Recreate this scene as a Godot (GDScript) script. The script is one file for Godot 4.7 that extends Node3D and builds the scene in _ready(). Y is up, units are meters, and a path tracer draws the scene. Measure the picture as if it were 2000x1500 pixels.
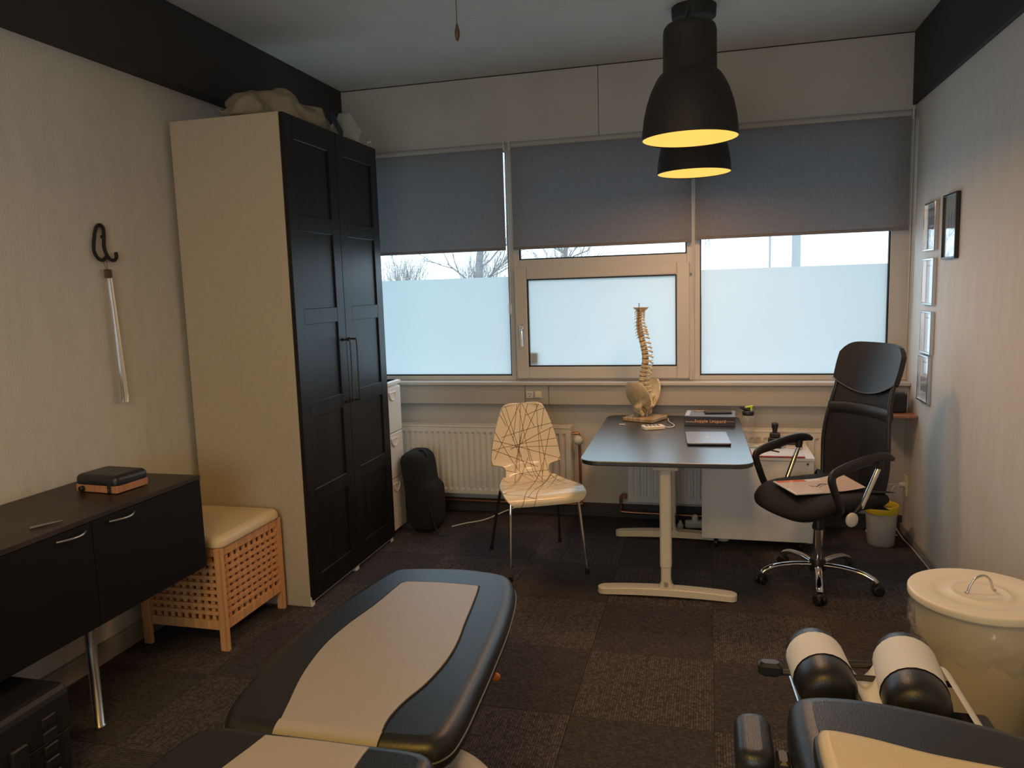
extends Node3D

# ------------------------------------------------------------------ mesh builder
class MB:
	var st := SurfaceTool.new()
	var t := Transform3D()
	func _init(xf := Transform3D()) -> void:
		st.begin(Mesh.PRIMITIVE_TRIANGLES)
		t = xf
	func at(p: Vector3, turn := Vector3.ZERO) -> MB:
		t = Transform3D(Basis.from_euler(turn * PI / 180.0), p)
		return self
	func smooth(on: bool) -> void:
		st.set_smooth_group(0 if on else -1)
	func v(p: Vector3, uv := Vector2.ZERO) -> void:
		st.set_uv(uv)
		st.add_vertex(t * p)
	# corners counter-clockwise seen from outside
	func tri(a: Vector3, b: Vector3, c: Vector3) -> void:
		v(a); v(c); v(b)
	func quad(a: Vector3, b: Vector3, c: Vector3, d: Vector3, ua := Vector2(0, 1), ub := Vector2(1, 1), uc := Vector2(1, 0), ud := Vector2(0, 0)) -> void:
		v(a, ua); v(c, uc); v(b, ub)
		v(a, ua); v(d, ud); v(c, uc)
	func loft(rings: Array, cap0 := true, cap1 := true, soft := true) -> MB:
		smooth(soft)
		for i in rings.size() - 1:
			var lo: PackedVector3Array = rings[i]
			var hi: PackedVector3Array = rings[i + 1]
			var n := lo.size()
			for j in n:
				var k := (j + 1) % n
				quad(lo[j], lo[k], hi[k], hi[j], Vector2(float(j) / n, float(i) / rings.size()), Vector2(float(j + 1) / n, float(i) / rings.size()), Vector2(float(j + 1) / n, float(i + 1) / rings.size()), Vector2(float(j) / n, float(i + 1) / rings.size()))
		smooth(false)
		if cap0: cap(rings[0], true)
		if cap1: cap(rings[rings.size() - 1], false)
		return self
	func cap(ring: PackedVector3Array, down: bool) -> void:
		var nrm := Vector3.ZERO
		for j in ring.size():
			var a := ring[j]; var b := ring[(j + 1) % ring.size()]
			nrm += a.cross(b)
		if nrm.length() < 1e-12: return
		nrm = nrm.normalized()
		var ex := nrm.cross(Vector3(0.3, 0.9, 0.2)).normalized()
		var ey := nrm.cross(ex)
		var poly := PackedVector2Array()
		for p in ring: poly.append(Vector2(p.dot(ex), p.dot(ey)))
		var ix := Geometry2D.triangulate_polygon(poly)
		if ix.is_empty():
			var mid := Vector3.ZERO
			for p in ring: mid += p / ring.size()
			for j in ring.size():
				var a := ring[j]; var b := ring[(j + 1) % ring.size()]
				if a.distance_to(b) < 1e-6: continue
				if down: tri(mid, b, a)
				else: tri(mid, a, b)
			return
		for j in range(0, ix.size(), 3):
			var a := ring[ix[j]]; var b := ring[ix[j + 1]]; var c := ring[ix[j + 2]]
			var up := (b - a).cross(c - a).dot(nrm) > 0.0
			if up == down: tri(a, c, b)
			else: tri(a, b, c)
	# plain and chamfered boxes, c = centre
	func box(c: Vector3, s: Vector3, b := 0.0) -> MB:
		var h := s / 2.0
		b = minf(b, minf(h.x, minf(h.y, h.z)) * 0.95)
		var rings := []
		for lv in ([[-h.y, 0.0], [h.y, 0.0]] if b <= 0.0 else [[-h.y, b], [-h.y + b, 0.0], [h.y - b, 0.0], [h.y, b]]):
			var x: float = h.x - lv[1]
			var z: float = h.z - lv[1]
			var y: float = lv[0]
			var r := PackedVector3Array()
			if b <= 0.0:
				r = PackedVector3Array([c + Vector3(x, y, z), c + Vector3(x, y, -z), c + Vector3(-x, y, -z), c + Vector3(-x, y, z)])
			else:
				for q in [[x, z - b], [x, -z + b], [x - b, -z], [-x + b, -z], [-x, -z + b], [-x, z - b], [-x + b, z], [x - b, z]]:
					r.append(c + Vector3(q[0], y, q[1]))
			rings.append(r)
		return loft(rings, true, true, false)
	func boxab(a: Vector3, e: Vector3, b := 0.0) -> MB:
		return box((a + e) / 2.0, (e - a).abs(), b)
	# profile of (radius, height) turned about y, from the bottom up
	func lathe(prof: Array, n := 24, c := Vector3.ZERO, soft := true, caps := true) -> MB:
		var rings := []
		for p in prof:
			var r := PackedVector3Array()
			for j in n:
				var a := TAU * j / n
				r.append(c + Vector3(maxf(p[0], 0.0004) * cos(a), p[1], -maxf(p[0], 0.0004) * sin(a)))
			rings.append(r)
		return loft(rings, caps, caps, soft)
	func tube(path: Array, r, n := 8, soft := true, flat := 1.0, upv := Vector3.UP) -> MB:
		var rings := []
		var m := path.size()
		var side := Vector3.ZERO
		for i in m:
			var d: Vector3 = (path[mini(i + 1, m - 1)] - path[maxi(i - 1, 0)]).normalized()
			var ref := upv
			if absf(d.dot(ref)) > 0.97: ref = Vector3(1, 0.05, 0.03).normalized()
			if i == 0: side = d.cross(ref).normalized()
			else: side = (side - d * side.dot(d)).normalized()
			var nn := side.cross(d).normalized()
			var rad: float = r if not (r is Array) else r[i]
			var ring := PackedVector3Array()
			for j in n:
				var a := TAU * j / n
				ring.append(path[i] + side * cos(a) * rad + nn * sin(a) * rad * flat)
			rings.append(ring)
		return loft(rings, true, true, soft)
	# polygon in (x, z) raised from y0 to y1 with rounded or chamfered edges
	func slab(poly: Array, y0: float, y1: float, rb := 0.0, rt := 0.0, steps := 1, soft := false) -> MB:
		var p := MB.ccw(poly)
		var rings := []
		if rb > 0.0:
			for i in steps + 1:
				var a := PI / 2 * i / steps
				rings.append(MB.lift(MB.inset(p, rb * (1.0 - sin(a))), y0 + rb * (1.0 - cos(a))))
		else: rings.append(MB.lift(p, y0))
		if rt > 0.0:
			for i in steps + 1:
				var a := PI / 2 * i / steps
				rings.append(MB.lift(MB.inset(p, rt * (1.0 - cos(a))), y1 - rt * (1.0 - sin(a))))
		else: rings.append(MB.lift(p, y1))
		return loft(rings, true, true, soft)
	static func ccw(poly: Array) -> Array:
		var s := 0.0
		for i in poly.size():
			var a: Vector2 = poly[i]
			var b: Vector2 = poly[(i + 1) % poly.size()]
			s += a.x * -b.y - b.x * -a.y
		if s < 0.0:
			poly = poly.duplicate()
			poly.reverse()
		return poly
	static func inset(p: Array, d: float) -> Array:
		if absf(d) < 1e-7: return p
		var n := p.size()
		var cur := p.duplicate()
		var steps := maxi(1, int(ceil(absf(d) / 0.004)))
		for s in steps:
			var out := []
			for i in n:
				var b: Vector2 = cur[i]
				var ia := i
				var ic := i
				for k in n:
					ia = (ia + n - 1) % n
					if b.distance_to(cur[ia]) > 1e-5: break
				for k in n:
					ic = (ic + 1) % n
					if b.distance_to(cur[ic]) > 1e-5: break
				var e1: Vector2 = (b - cur[ia]).normalized()
				var e2: Vector2 = (cur[ic] - b).normalized()
				var n1 := Vector2(e1.y, -e1.x)
				var n2 := Vector2(e2.y, -e2.x)
				var m := (n1 + n2).normalized()
				out.append(b + m * (d / steps) / maxf(m.dot(n1), 0.5))
			# where an edge would turn over, its two ends meet
			for pass_ in 3:
				for i in n:
					var j := (i + 1) % n
					if (out[j] - out[i]).dot(p[j] - p[i]) <= 0.0:
						var mid: Vector2 = (out[i] + out[j]) / 2.0
						out[i] = mid
						out[j] = mid
			cur = out
		return cur
	static func lift(p: Array, y: float) -> PackedVector3Array:
		var r := PackedVector3Array()
		for q in p: r.append(Vector3(q.x, y, q.y))
		return r
	static func rrect(x0: float, z0: float, x1: float, z1: float, r: float, n := 6) -> Array:
		var out := []
		for k in 4:
			var cx := x1 - r if k in [0, 1] else x0 + r
			var cz := z1 - r if k in [0, 3] else z0 + r
			for i in n + 1:
				var a := -PI / 2 + PI / 2 * k + PI / 2 * i / n
				out.append(Vector2(cx + r * cos(a), cz - r * sin(a)))
		return out
	# curve through points (Catmull-Rom), n pieces between each pair
	static func spline(pts: Array, n := 6, closed := false) -> Array:
		var out := []
		var m := pts.size()
		for i in (m if closed else m - 1):
			var p0 = pts[(i - 1 + m) % m] if closed else pts[maxi(i - 1, 0)]
			var p1 = pts[i]
			var p2 = pts[(i + 1) % m]
			var p3 = pts[(i + 2) % m] if closed else pts[mini(i + 2, m - 1)]
			for k in n:
				var s := float(k) / n
				out.append(0.5 * ((2.0 * p1) + (p2 - p0) * s + (2.0 * p0 - 5.0 * p1 + 4.0 * p2 - p3) * s * s + (3.0 * p1 - p0 - 3.0 * p2 + p3) * s * s * s))
		if not closed: out.append(pts[m - 1])
		return out
	# thick sheet over a grid of points g[row][col], thickness th along the normal side
	func sheet(g: Array, th: float, uvs := []) -> MB:
		var R := g.size()
		var Cn: int = g[0].size()
		var nrm := []
		for i in R:
			var row := []
			for j in Cn:
				var du: Vector3 = g[mini(i + 1, R - 1)][j] - g[maxi(i - 1, 0)][j]
				var dv: Vector3 = g[i][mini(j + 1, Cn - 1)] - g[i][maxi(j - 1, 0)]
				row.append(dv.cross(du).normalized())
			nrm.append(row)
		smooth(true)
		var f := func(i: int, j: int, s: float) -> Vector3: return g[i][j] + nrm[i][j] * (th * s)
		var uv := func(i: int, j: int) -> Vector2: return uvs[i][j] if uvs else Vector2(float(j) / (Cn - 1), float(i) / (R - 1))
		for i in R - 1:
			for j in Cn - 1:
				quad(f.call(i, j, 0.5), f.call(i, j + 1, 0.5), f.call(i + 1, j + 1, 0.5), f.call(i + 1, j, 0.5), uv.call(i, j), uv.call(i, j + 1), uv.call(i + 1, j + 1), uv.call(i + 1, j))
		st.set_smooth_group(1)
		for i in R - 1:
			for j in Cn - 1:
				quad(f.call(i, j + 1, -0.5), f.call(i, j, -0.5), f.call(i + 1, j, -0.5), f.call(i + 1, j + 1, -0.5))
		smooth(false)
		for j in Cn - 1:
			quad(f.call(0, j, -0.5), f.call(0, j + 1, -0.5), f.call(0, j + 1, 0.5), f.call(0, j, 0.5))
			quad(f.call(R - 1, j + 1, -0.5), f.call(R - 1, j, -0.5), f.call(R - 1, j, 0.5), f.call(R - 1, j + 1, 0.5))
		for i in R - 1:
			quad(f.call(i + 1, 0, -0.5), f.call(i, 0, -0.5), f.call(i, 0, 0.5), f.call(i + 1, 0, 0.5))
			quad(f.call(i, Cn - 1, -0.5), f.call(i + 1, Cn - 1, -0.5), f.call(i + 1, Cn - 1, 0.5), f.call(i, Cn - 1, 0.5))
		return self
	# signed distance field meshed as surface nets
	func field(lo: Vector3, hi: Vector3, cell: float, sdf: Callable) -> MB:
		var nx := int(ceil((hi.x - lo.x) / cell)) + 1
		var ny := int(ceil((hi.y - lo.y) / cell)) + 1
		var nz := int(ceil((hi.z - lo.z) / cell)) + 1
		var val := PackedFloat32Array()
		val.resize(nx * ny * nz)
		for k in nz:
			for j in ny:
				for i in nx:
					val[(k * ny + j) * nx + i] = sdf.call(lo + Vector3(i, j, k) * cell)
		var vert := {}
		for k in nz - 1:
			for j in ny - 1:
				for i in nx - 1:
					var acc := Vector3.ZERO
					var cnt := 0
					var b := (k * ny + j) * nx + i
					var cv := [val[b], val[b + 1], val[b + nx], val[b + nx + 1], val[b + nx * ny], val[b + nx * ny + 1], val[b + nx * ny + nx], val[b + nx * ny + nx + 1]]
					var neg := 0
					for x in cv:
						if x < 0.0: neg += 1
					if neg == 0 or neg == 8: continue
					for e in [[0, 1], [2, 3], [4, 5], [6, 7], [0, 2], [1, 3], [4, 6], [5, 7], [0, 4], [1, 5], [2, 6], [3, 7]]:
						var a: float = cv[e[0]]
						var c: float = cv[e[1]]
						if (a < 0.0) != (c < 0.0):
							var s := a / (a - c)
							var pa := Vector3(e[0] & 1, (e[0] >> 1) & 1, e[0] >> 2)
							var pc := Vector3(e[1] & 1, (e[1] >> 1) & 1, e[1] >> 2)
							acc += pa.lerp(pc, s)
							cnt += 1
					vert[b] = lo + (Vector3(i, j, k) + acc / cnt) * cell
		smooth(true)
		var sx := 1; var sy := nx; var sz := nx * ny
		for k in range(1, nz - 1):
			for j in range(1, ny - 1):
				for i in range(1, nx - 1):
					var b := (k * ny + j) * nx + i
					var inside := val[b] < 0.0
					for ax in [[sx, sy, sz], [sy, sz, sx], [sz, sx, sy]]:
						if inside != (val[b + ax[0]] < 0.0):
							var q := [b - ax[1] - ax[2], b - ax[2], b, b - ax[1]]
							if inside: quad(vert[q[0]], vert[q[1]], vert[q[2]], vert[q[3]])
							else: quad(vert[q[3]], vert[q[2]], vert[q[1]], vert[q[0]])
		return self
	func done() -> ArrayMesh:
		st.generate_normals()
		st.index()
		return st.commit()

# ------------------------------------------------------------------ scene helpers
var used := {}
var M := {}

func numbered(called: String) -> String:
	var n: int = used.get(called, 0)
	used[called] = n + 1
	return called if n == 0 else "%s_%03d" % [called, n]

func thing(called: String, label: String, category: String, where := Vector3.ZERO, turn := 0.0, group := "") -> Node3D:
	var o := Node3D.new()
	o.name = numbered(called)
	add_child(o)
	o.position = where
	o.rotation_degrees.y = turn
	o.set_meta("label", label)
	o.set_meta("category", category)
	if group: o.set_meta("group", group)
	return o

func part(parent: Node3D, called: String, mb, m: Material, label := "") -> MeshInstance3D:
	var o := MeshInstance3D.new()
	o.name = called
	o.mesh = mb.done() if mb is MB else mb
	o.material_override = m
	parent.add_child(o, true)
	if label: o.set_meta("label", label)
	return o

func solo(called: String, mb: MB, m: Material, label: String, category: String, group := "") -> MeshInstance3D:
	var o := MeshInstance3D.new()
	o.name = numbered(called)
	o.mesh = mb.done()
	o.material_override = m
	add_child(o)
	o.set_meta("label", label)
	o.set_meta("category", category)
	if group: o.set_meta("group", group)
	return o

func struct_(called: String, mb, m: Material, label: String, category: String) -> Node3D:
	var o: Node3D
	if mb == null: o = Node3D.new()
	else:
		o = MeshInstance3D.new()
		o.mesh = mb.done()
		o.material_override = m
	o.name = called
	add_child(o)
	o.set_meta("kind", "structure")
	o.set_meta("label", label)
	o.set_meta("category", category)
	return o

func C(r: float, g: float, b: float) -> Color: # linear base colour -> sRGB albedo
	return Color(r, g, b).linear_to_srgb()

func mat(c: Color, rough := 0.6, metal := 0.0, spec := 0.5) -> StandardMaterial3D:
	var m := StandardMaterial3D.new()
	m.albedo_color = c
	m.roughness = rough
	m.metallic = metal
	m.metallic_specular = spec
	return m

func noise_tex(freq: float, seed_: int, lo: float, hi: float, size := 256, oct := 4, stretch := 1.0) -> ImageTexture:
	var n := FastNoiseLite.new()
	n.seed = seed_
	n.noise_type = FastNoiseLite.TYPE_SIMPLEX_SMOOTH
	n.frequency = freq
	n.fractal_octaves = oct
	var im := Image.create(size, size, false, Image.FORMAT_RGB8)
	for y in size:
		for x in size:
			# wrap without a seam on a torus
			var a := TAU * x / size
			var b := TAU * y / size
			var R := size / TAU
			var q := n.get_noise_3d(R * cos(a), R * sin(a), R * cos(b) * stretch) * 0.5 + n.get_noise_3d(R * sin(b) * stretch, R * cos(a) + 91.0, R * sin(a)) * 0.5
			var g := clampf(lerpf(lo, hi, clampf(q * 1.4 + 0.5, 0.0, 1.0)), 0.0, 1.0)
			im.set_pixel(x, y, Color(g, g, g))
	return ImageTexture.create_from_image(im)

func grain(m: StandardMaterial3D, tex: Texture2D, scale: Vector3, bump: Texture2D = null, depth := 0.1) -> StandardMaterial3D:
	m.uv1_triplanar = true
	m.uv1_world_triplanar = true
	m.uv1_scale = scale
	if tex: m.albedo_texture = tex
	if bump:
		m.heightmap_enabled = true
		m.heightmap_texture = bump
		m.heightmap_scale = depth
	return m

func _ready() -> void:
	# camera
	var cam := Camera3D.new()
	cam.name = "camera"
	cam.position = Vector3(1.2056, 1.5228, 4.8634)
	cam.rotation_degrees = Vector3(-7.1525, 14.6405, -1.7873)
	cam.fov = 54.08
	cam.near = 0.05
	cam.far = 300.0
	add_child(cam)
	cam.current = true
	# overcast sky, exposure
	var env := Environment.new()
	env.background_mode = Environment.BG_SKY
	env.tonemap_mode = Environment.TONE_MAPPER_LINEAR
	env.tonemap_exposure = 1.0
	env.sdfgi_enabled = true
	env.ssao_enabled = true
	env.ssil_enabled = true
	var sm := ProceduralSkyMaterial.new()
	sm.sky_top_color = Color(0.80, 0.92, 1.0)
	sm.sky_horizon_color = Color(0.86, 0.95, 1.0)
	sm.ground_bottom_color = Color(0.5, 0.52, 0.52)
	sm.ground_horizon_color = Color(0.80, 0.88, 0.92)
	sm.sky_energy_multiplier = 1.0
	sm.ground_energy_multiplier = 1.0
	sm.energy_multiplier = SKY
	var sky := Sky.new()
	sky.sky_material = sm
	env.sky = sky
	var we := WorldEnvironment.new()
	we.name = "world_environment"
	we.environment = env
	add_child(we)
	# soft daylight entering at the three windows
	for d in [[-0.64, 1.365, 1.12, 0.82], [0.54, 1.30, 0.94, 0.56], [1.703, 1.37, 1.06, 0.83]]:
		var w := AreaLight3D.new()
		w.name = "window_daylight"
		w.area_size = Vector2(d[2], d[3])
		w.area_normalize_energy = false
		w.light_color = DAY_COLOR
		w.light_energy = DAY
		w.shadow_enabled = true
		w.area_range = 12.0
		w.position = Vector3(d[0], d[1], 0.034)
		w.rotation_degrees = Vector3(0, 180, 0)
		add_child(w)
	# daylight from an unseen rear window, placed to light surfaces facing the camera
	var rw := AreaLight3D.new()
	rw.name = "unseen_rear_daylight"
	rw.area_size = Vector2(1.7, 1.1)
	rw.area_normalize_energy = false
	rw.light_color = UNSEEN_REAR_COLOR
	rw.light_energy = UNSEEN_REAR
	rw.shadow_enabled = true
	rw.area_range = 12.0
	rw.position = Vector3(0.5, 1.5, ZB - 0.03)
	add_child(rw)
	make_materials()
	build_shell()
	build_windows()
	build_outside()
	build_furniture()
	build_desk_area()
	build_tables()
	build_small_things()

const SKY := 2.75
const DAY := 0.38
const DAY_COLOR := Color(0.78, 0.91, 1.0)
const UNSEEN_REAR := 1.25  # strength of the unseen window behind the camera
const UNSEEN_REAR_COLOR := Color(0.94, 0.975, 1.0)
const UNSEEN_PANEL := 5.6  # strength of the unseen ceiling lamp behind the camera
const UNSEEN_PANEL_COLOR := Color(1.0, 0.78, 0.30)
const LAMP := 0.88
const LAMP_COLOR := Color(1.0, 0.77, 0.58)

func make_materials() -> void:
	var fine := noise_tex(0.09, 3, 0.955, 1.0, 256, 4)
	var blot := noise_tex(0.018, 5, 0.975, 1.0, 256, 3)
	var weave := noise_tex(0.22, 11, 0.0, 1.0, 256, 2)
	M.wall = grain(mat(C(0.63, 0.61, 0.575), 0.85), blot, Vector3(0.6, 0.6, 0.6), weave, 0.06)
	M.wall.uv1_scale = Vector3(5, 1.6, 5)
	M.ceiling = grain(mat(C(0.58, 0.58, 0.55), 0.9), blot, Vector3(0.7, 0.7, 0.7))
	M.board = grain(mat(C(0.60, 0.575, 0.535), 0.8), blot, Vector3(0.9, 0.9, 0.9))
	M.beam = grain(mat(C(0.034, 0.031, 0.030), 0.75), fine, Vector3(2, 2, 2))
	M.trunking = mat(C(0.48, 0.45, 0.41), 0.6)
	M.crack = mat(C(0.03, 0.025, 0.02), 0.9)
	M.baseboard = mat(C(0.32, 0.30, 0.27), 0.5)
	M.dark_base = mat(C(0.055, 0.05, 0.048), 0.7)
	M.pvc = mat(C(0.57, 0.54, 0.495), 0.35)
	M.gasket = mat(C(0.012, 0.014, 0.016), 0.6)
	var g := mat(Color(1, 1, 1, 0.04), 0.0)
	g.transparency = BaseMaterial3D.TRANSPARENCY_ALPHA
	M.glass = g
	var film := mat(C(0.80, 0.86, 0.88), 0.7)
	film.backlight_enabled = true
	film.backlight = Color(0.93, 0.985, 1.0)
	film.cull_mode = BaseMaterial3D.CULL_DISABLED
	M.film = film
	M.blind = grain(mat(C(0.26, 0.25, 0.255), 0.85), noise_tex(0.3, 17, 0.86, 1.0, 256, 2), Vector3(3, 3, 3))
	M.blind.backlight_enabled = true
	M.blind.backlight = C(0.15, 0.22, 0.27)
	M.blind_tube = mat(C(0.42, 0.41, 0.40), 0.5)
	M.white_plastic = mat(C(0.68, 0.66, 0.62), 0.4)
	M.cream_plastic = mat(C(0.80, 0.72, 0.58), 0.38)
	M.lid = mat(C(0.88, 0.81, 0.68), 0.34)
	M.chain = mat(C(0.6, 0.6, 0.58), 0.4)
	M.steel = mat(C(0.62, 0.62, 0.62), 0.25, 1.0)
	M.chrome = mat(C(0.82, 0.82, 0.83), 0.06, 1.0)
	M.dark_metal = mat(C(0.10, 0.09, 0.085), 0.35, 0.8)
	M.copper = mat(C(0.42, 0.20, 0.12), 0.38, 0.9)
	M.radiator = mat(C(0.78, 0.75, 0.68), 0.35)
	M.black_plastic = mat(C(0.014, 0.014, 0.015), 0.42)
	M.black_matte = mat(C(0.012, 0.012, 0.013), 0.8)
	# carpet tiles: one ribbed pile, its lit and shaded lay put into two colours
	for k in 2:
		var cm := mat(C(0.152, 0.134, 0.138) if k == 0 else C(0.114, 0.101, 0.104), 0.95, 0.0, 0.25)
		var im := Image.create(256, 256, false, Image.FORMAT_RGB8)
		var hm := Image.create(256, 256, false, Image.FORMAT_RGB8)
		var rng := RandomNumberGenerator.new()
		rng.seed = 40 + k
		for r in 32:
			var run := 0
			var tone := 0.6
			for s in 256:
				if run <= 0:
					run = rng.randi_range(3, 12)
					tone = rng.randf_range(0.66, 1.0) if k == 0 else rng.randf_range(0.74, 0.95)
				run -= 1
				for w in 8:
					var h := sin(PI * (w + 0.5) / 8.0)
					var vv := clampf(tone * (0.72 + 0.28 * h) + rng.randf_range(-0.10, 0.10), 0, 1)  # shade between the ribs put into the colour, following their height
					var x := r * 8 + w
					var px := Vector2i(x, s) if k == 0 else Vector2i(s, x)
					im.set_pixel(px.x, px.y, Color(vv, vv, vv))
					hm.set_pixel(px.x, px.y, Color(h, h, h))
		grain(cm, ImageTexture.create_from_image(im), Vector3(3.5, 3.5, 3.5), ImageTexture.create_from_image(hm), 0.25)
		M["carpet%d" % k] = cm
	# woods and laminates
	var wood := wood_tex(7, 0.32)
	var wood_soft := wood_tex(8, 0.13)
	M.wenge = grain(mat(C(0.012, 0.0115, 0.012), 0.40, 0.0, 0.38), wood, Vector3(1.1, 0.5, 1.1))
	M.wenge_top = grain(mat(C(0.050, 0.034, 0.028), 0.42), wood, Vector3(1.1, 1.1, 0.5))
	M.sideboard = mat(C(0.006, 0.0058, 0.006), 0.55, 0.0, 0.35)
	M.melamine = grain(mat(C(0.54, 0.46, 0.35), 0.55), fine, Vector3(3, 3, 3))
	M.white_lacquer = mat(C(0.86, 0.84, 0.79), 0.35)
	M.acacia = grain(mat(C(0.90, 0.46, 0.20), 0.5), wood_soft, Vector3(2.0, 2.0, 2.0))
	M.alder = grain(mat(C(0.60, 0.27, 0.13), 0.5), wood_soft, Vector3(3, 3, 3))
	M.pale_wood = grain(mat(C(0.62, 0.44, 0.25), 0.45), wood, Vector3(3, 3, 3))
	M.cushion_cream = grain(mat(C(0.76, 0.60, 0.37), 0.42), fine, Vector3(5, 5, 5))
	M.desk_top = grain(mat(C(0.016, 0.018, 0.022), 0.34, 0.0, 0.75), noise_tex(0.05, 23, 0.75, 1.0, 256, 4, 0.15), Vector3(1.5, 1.5, 1.5))
	M.desk_top.clearcoat_enabled = true
	M.desk_top.clearcoat = 0.8
	M.desk_top.clearcoat_roughness = 0.30
	M.desk_edge = mat(C(0.010, 0.010, 0.012), 0.4)
	M.desk_metal = mat(C(0.78, 0.70, 0.56), 0.45)
	# leathers and fabrics
	var pebble := noise_tex(0.16, 31, 0.0, 1.0, 256, 3)
	M.black_leather = grain(mat(C(0.013, 0.014, 0.017), 0.38, 0.0, 0.52), null, Vector3(9, 9, 9), pebble, 0.03)
	M.beige_leather = grain(mat(C(0.395, 0.355, 0.345), 0.42), null, Vector3(9, 9, 9), pebble, 0.03)
	M.gold_leather = grain(mat(C(0.66, 0.54, 0.36), 0.42), null, Vector3(9, 9, 9), pebble, 0.03)
	M.piping = mat(C(0.13, 0.13, 0.13), 0.4)
	M.seat_fabric = grain(mat(C(0.009, 0.009, 0.010), 0.9), null, Vector3(20, 20, 20), weave, 0.03)
	var net := mat(Color(0.07, 0.07, 0.08, 0.86), 0.6)
	net.transparency = BaseMaterial3D.TRANSPARENCY_ALPHA
	M.net = net
	M.paper = mat(C(0.78, 0.79, 0.83), 0.75)
	M.white_paper = mat(C(0.72, 0.71, 0.69), 0.6)
	M.lamp_out = grain(mat(C(0.022, 0.021, 0.021), 0.62), fine, Vector3(8, 8, 8))
	var li := mat(C(0.50, 0.36, 0.14), 0.7)
	li.emission_enabled = true
	li.emission = C(1.0, 0.66, 0.15)
	li.emission_energy_multiplier = 0.80  # light of the bulb on the lining, put into its emission
	M.lamp_in_bulb_lit = li
	var bulb := mat(C(0.9, 0.8, 0.6), 0.5)
	bulb.emission_enabled = true
	bulb.emission = Color(1.0, 0.82, 0.5)
	bulb.emission_energy_multiplier = 1.2
	M.bulb = bulb
	M.bone = grain(mat(C(0.78, 0.62, 0.38), 0.5), noise_tex(0.05, 41, 0.86, 1.0, 128, 4), Vector3(6, 6, 6))
	M.disc = mat(C(0.16, 0.075, 0.035), 0.6)
	M.nerve = mat(C(0.35, 0.22, 0.10), 0.6)
	M.red = mat(C(0.40, 0.04, 0.03), 0.5)
	M.laptop = mat(C(0.40, 0.42, 0.46), 0.35, 0.7)
	M.laptop_dark = mat(C(0.03, 0.033, 0.045), 0.4, 0.5)
	M.orange = mat(C(0.72, 0.22, 0.03), 0.4)
	M.lime = mat(C(0.55, 0.75, 0.12), 0.45)
	M.teal = mat(C(0.20, 0.42, 0.40), 0.6)
	M.brown = mat(C(0.09, 0.045, 0.025), 0.5)
	M.yellow_bag = mat(C(0.75, 0.55, 0.02), 0.45)
	var tp := mat(Color(0.93, 0.93, 0.92, 0.30), 0.3)
	tp.transparency = BaseMaterial3D.TRANSPARENCY_ALPHA
	M.clear_plastic = tp
	var bag := mat(Color(0.90, 0.89, 0.86, 0.16), 0.16)
	bag.transparency = BaseMaterial3D.TRANSPARENCY_ALPHA
	M.poly_bag = bag
	var cl := mat(Color(0.97, 0.98, 1.0, 0.08), 0.03)
	cl.transparency = BaseMaterial3D.TRANSPARENCY_ALPHA
	M.bottle = cl

func wood_tex(seed_: int, deep: float) -> ImageTexture:
	var n := FastNoiseLite.new()
	n.seed = seed_
	n.frequency = 0.02
	n.fractal_octaves = 4
	var im := Image.create(256, 256, false, Image.FORMAT_RGB8)
	for y in 256:
		for x in 256:
			var a := TAU * x / 256.0
			var b := TAU * y / 256.0
			var q := n.get_noise_3d(130.0 * cos(a), 130.0 * sin(a), 9.0 * cos(b)) + 0.5 * n.get_noise_3d(9.0 * sin(b), 260.0 * cos(a), 260.0 * sin(a))
			var g := clampf(0.88 + q * deep, 0.4, 1.0)
			im.set_pixel(x, y, Color(g, g, g))
	return ImageTexture.create_from_image(im)

const XL := -1.295
const XR := 2.35
const ZB := 6.4
const H := 2.89

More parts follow.
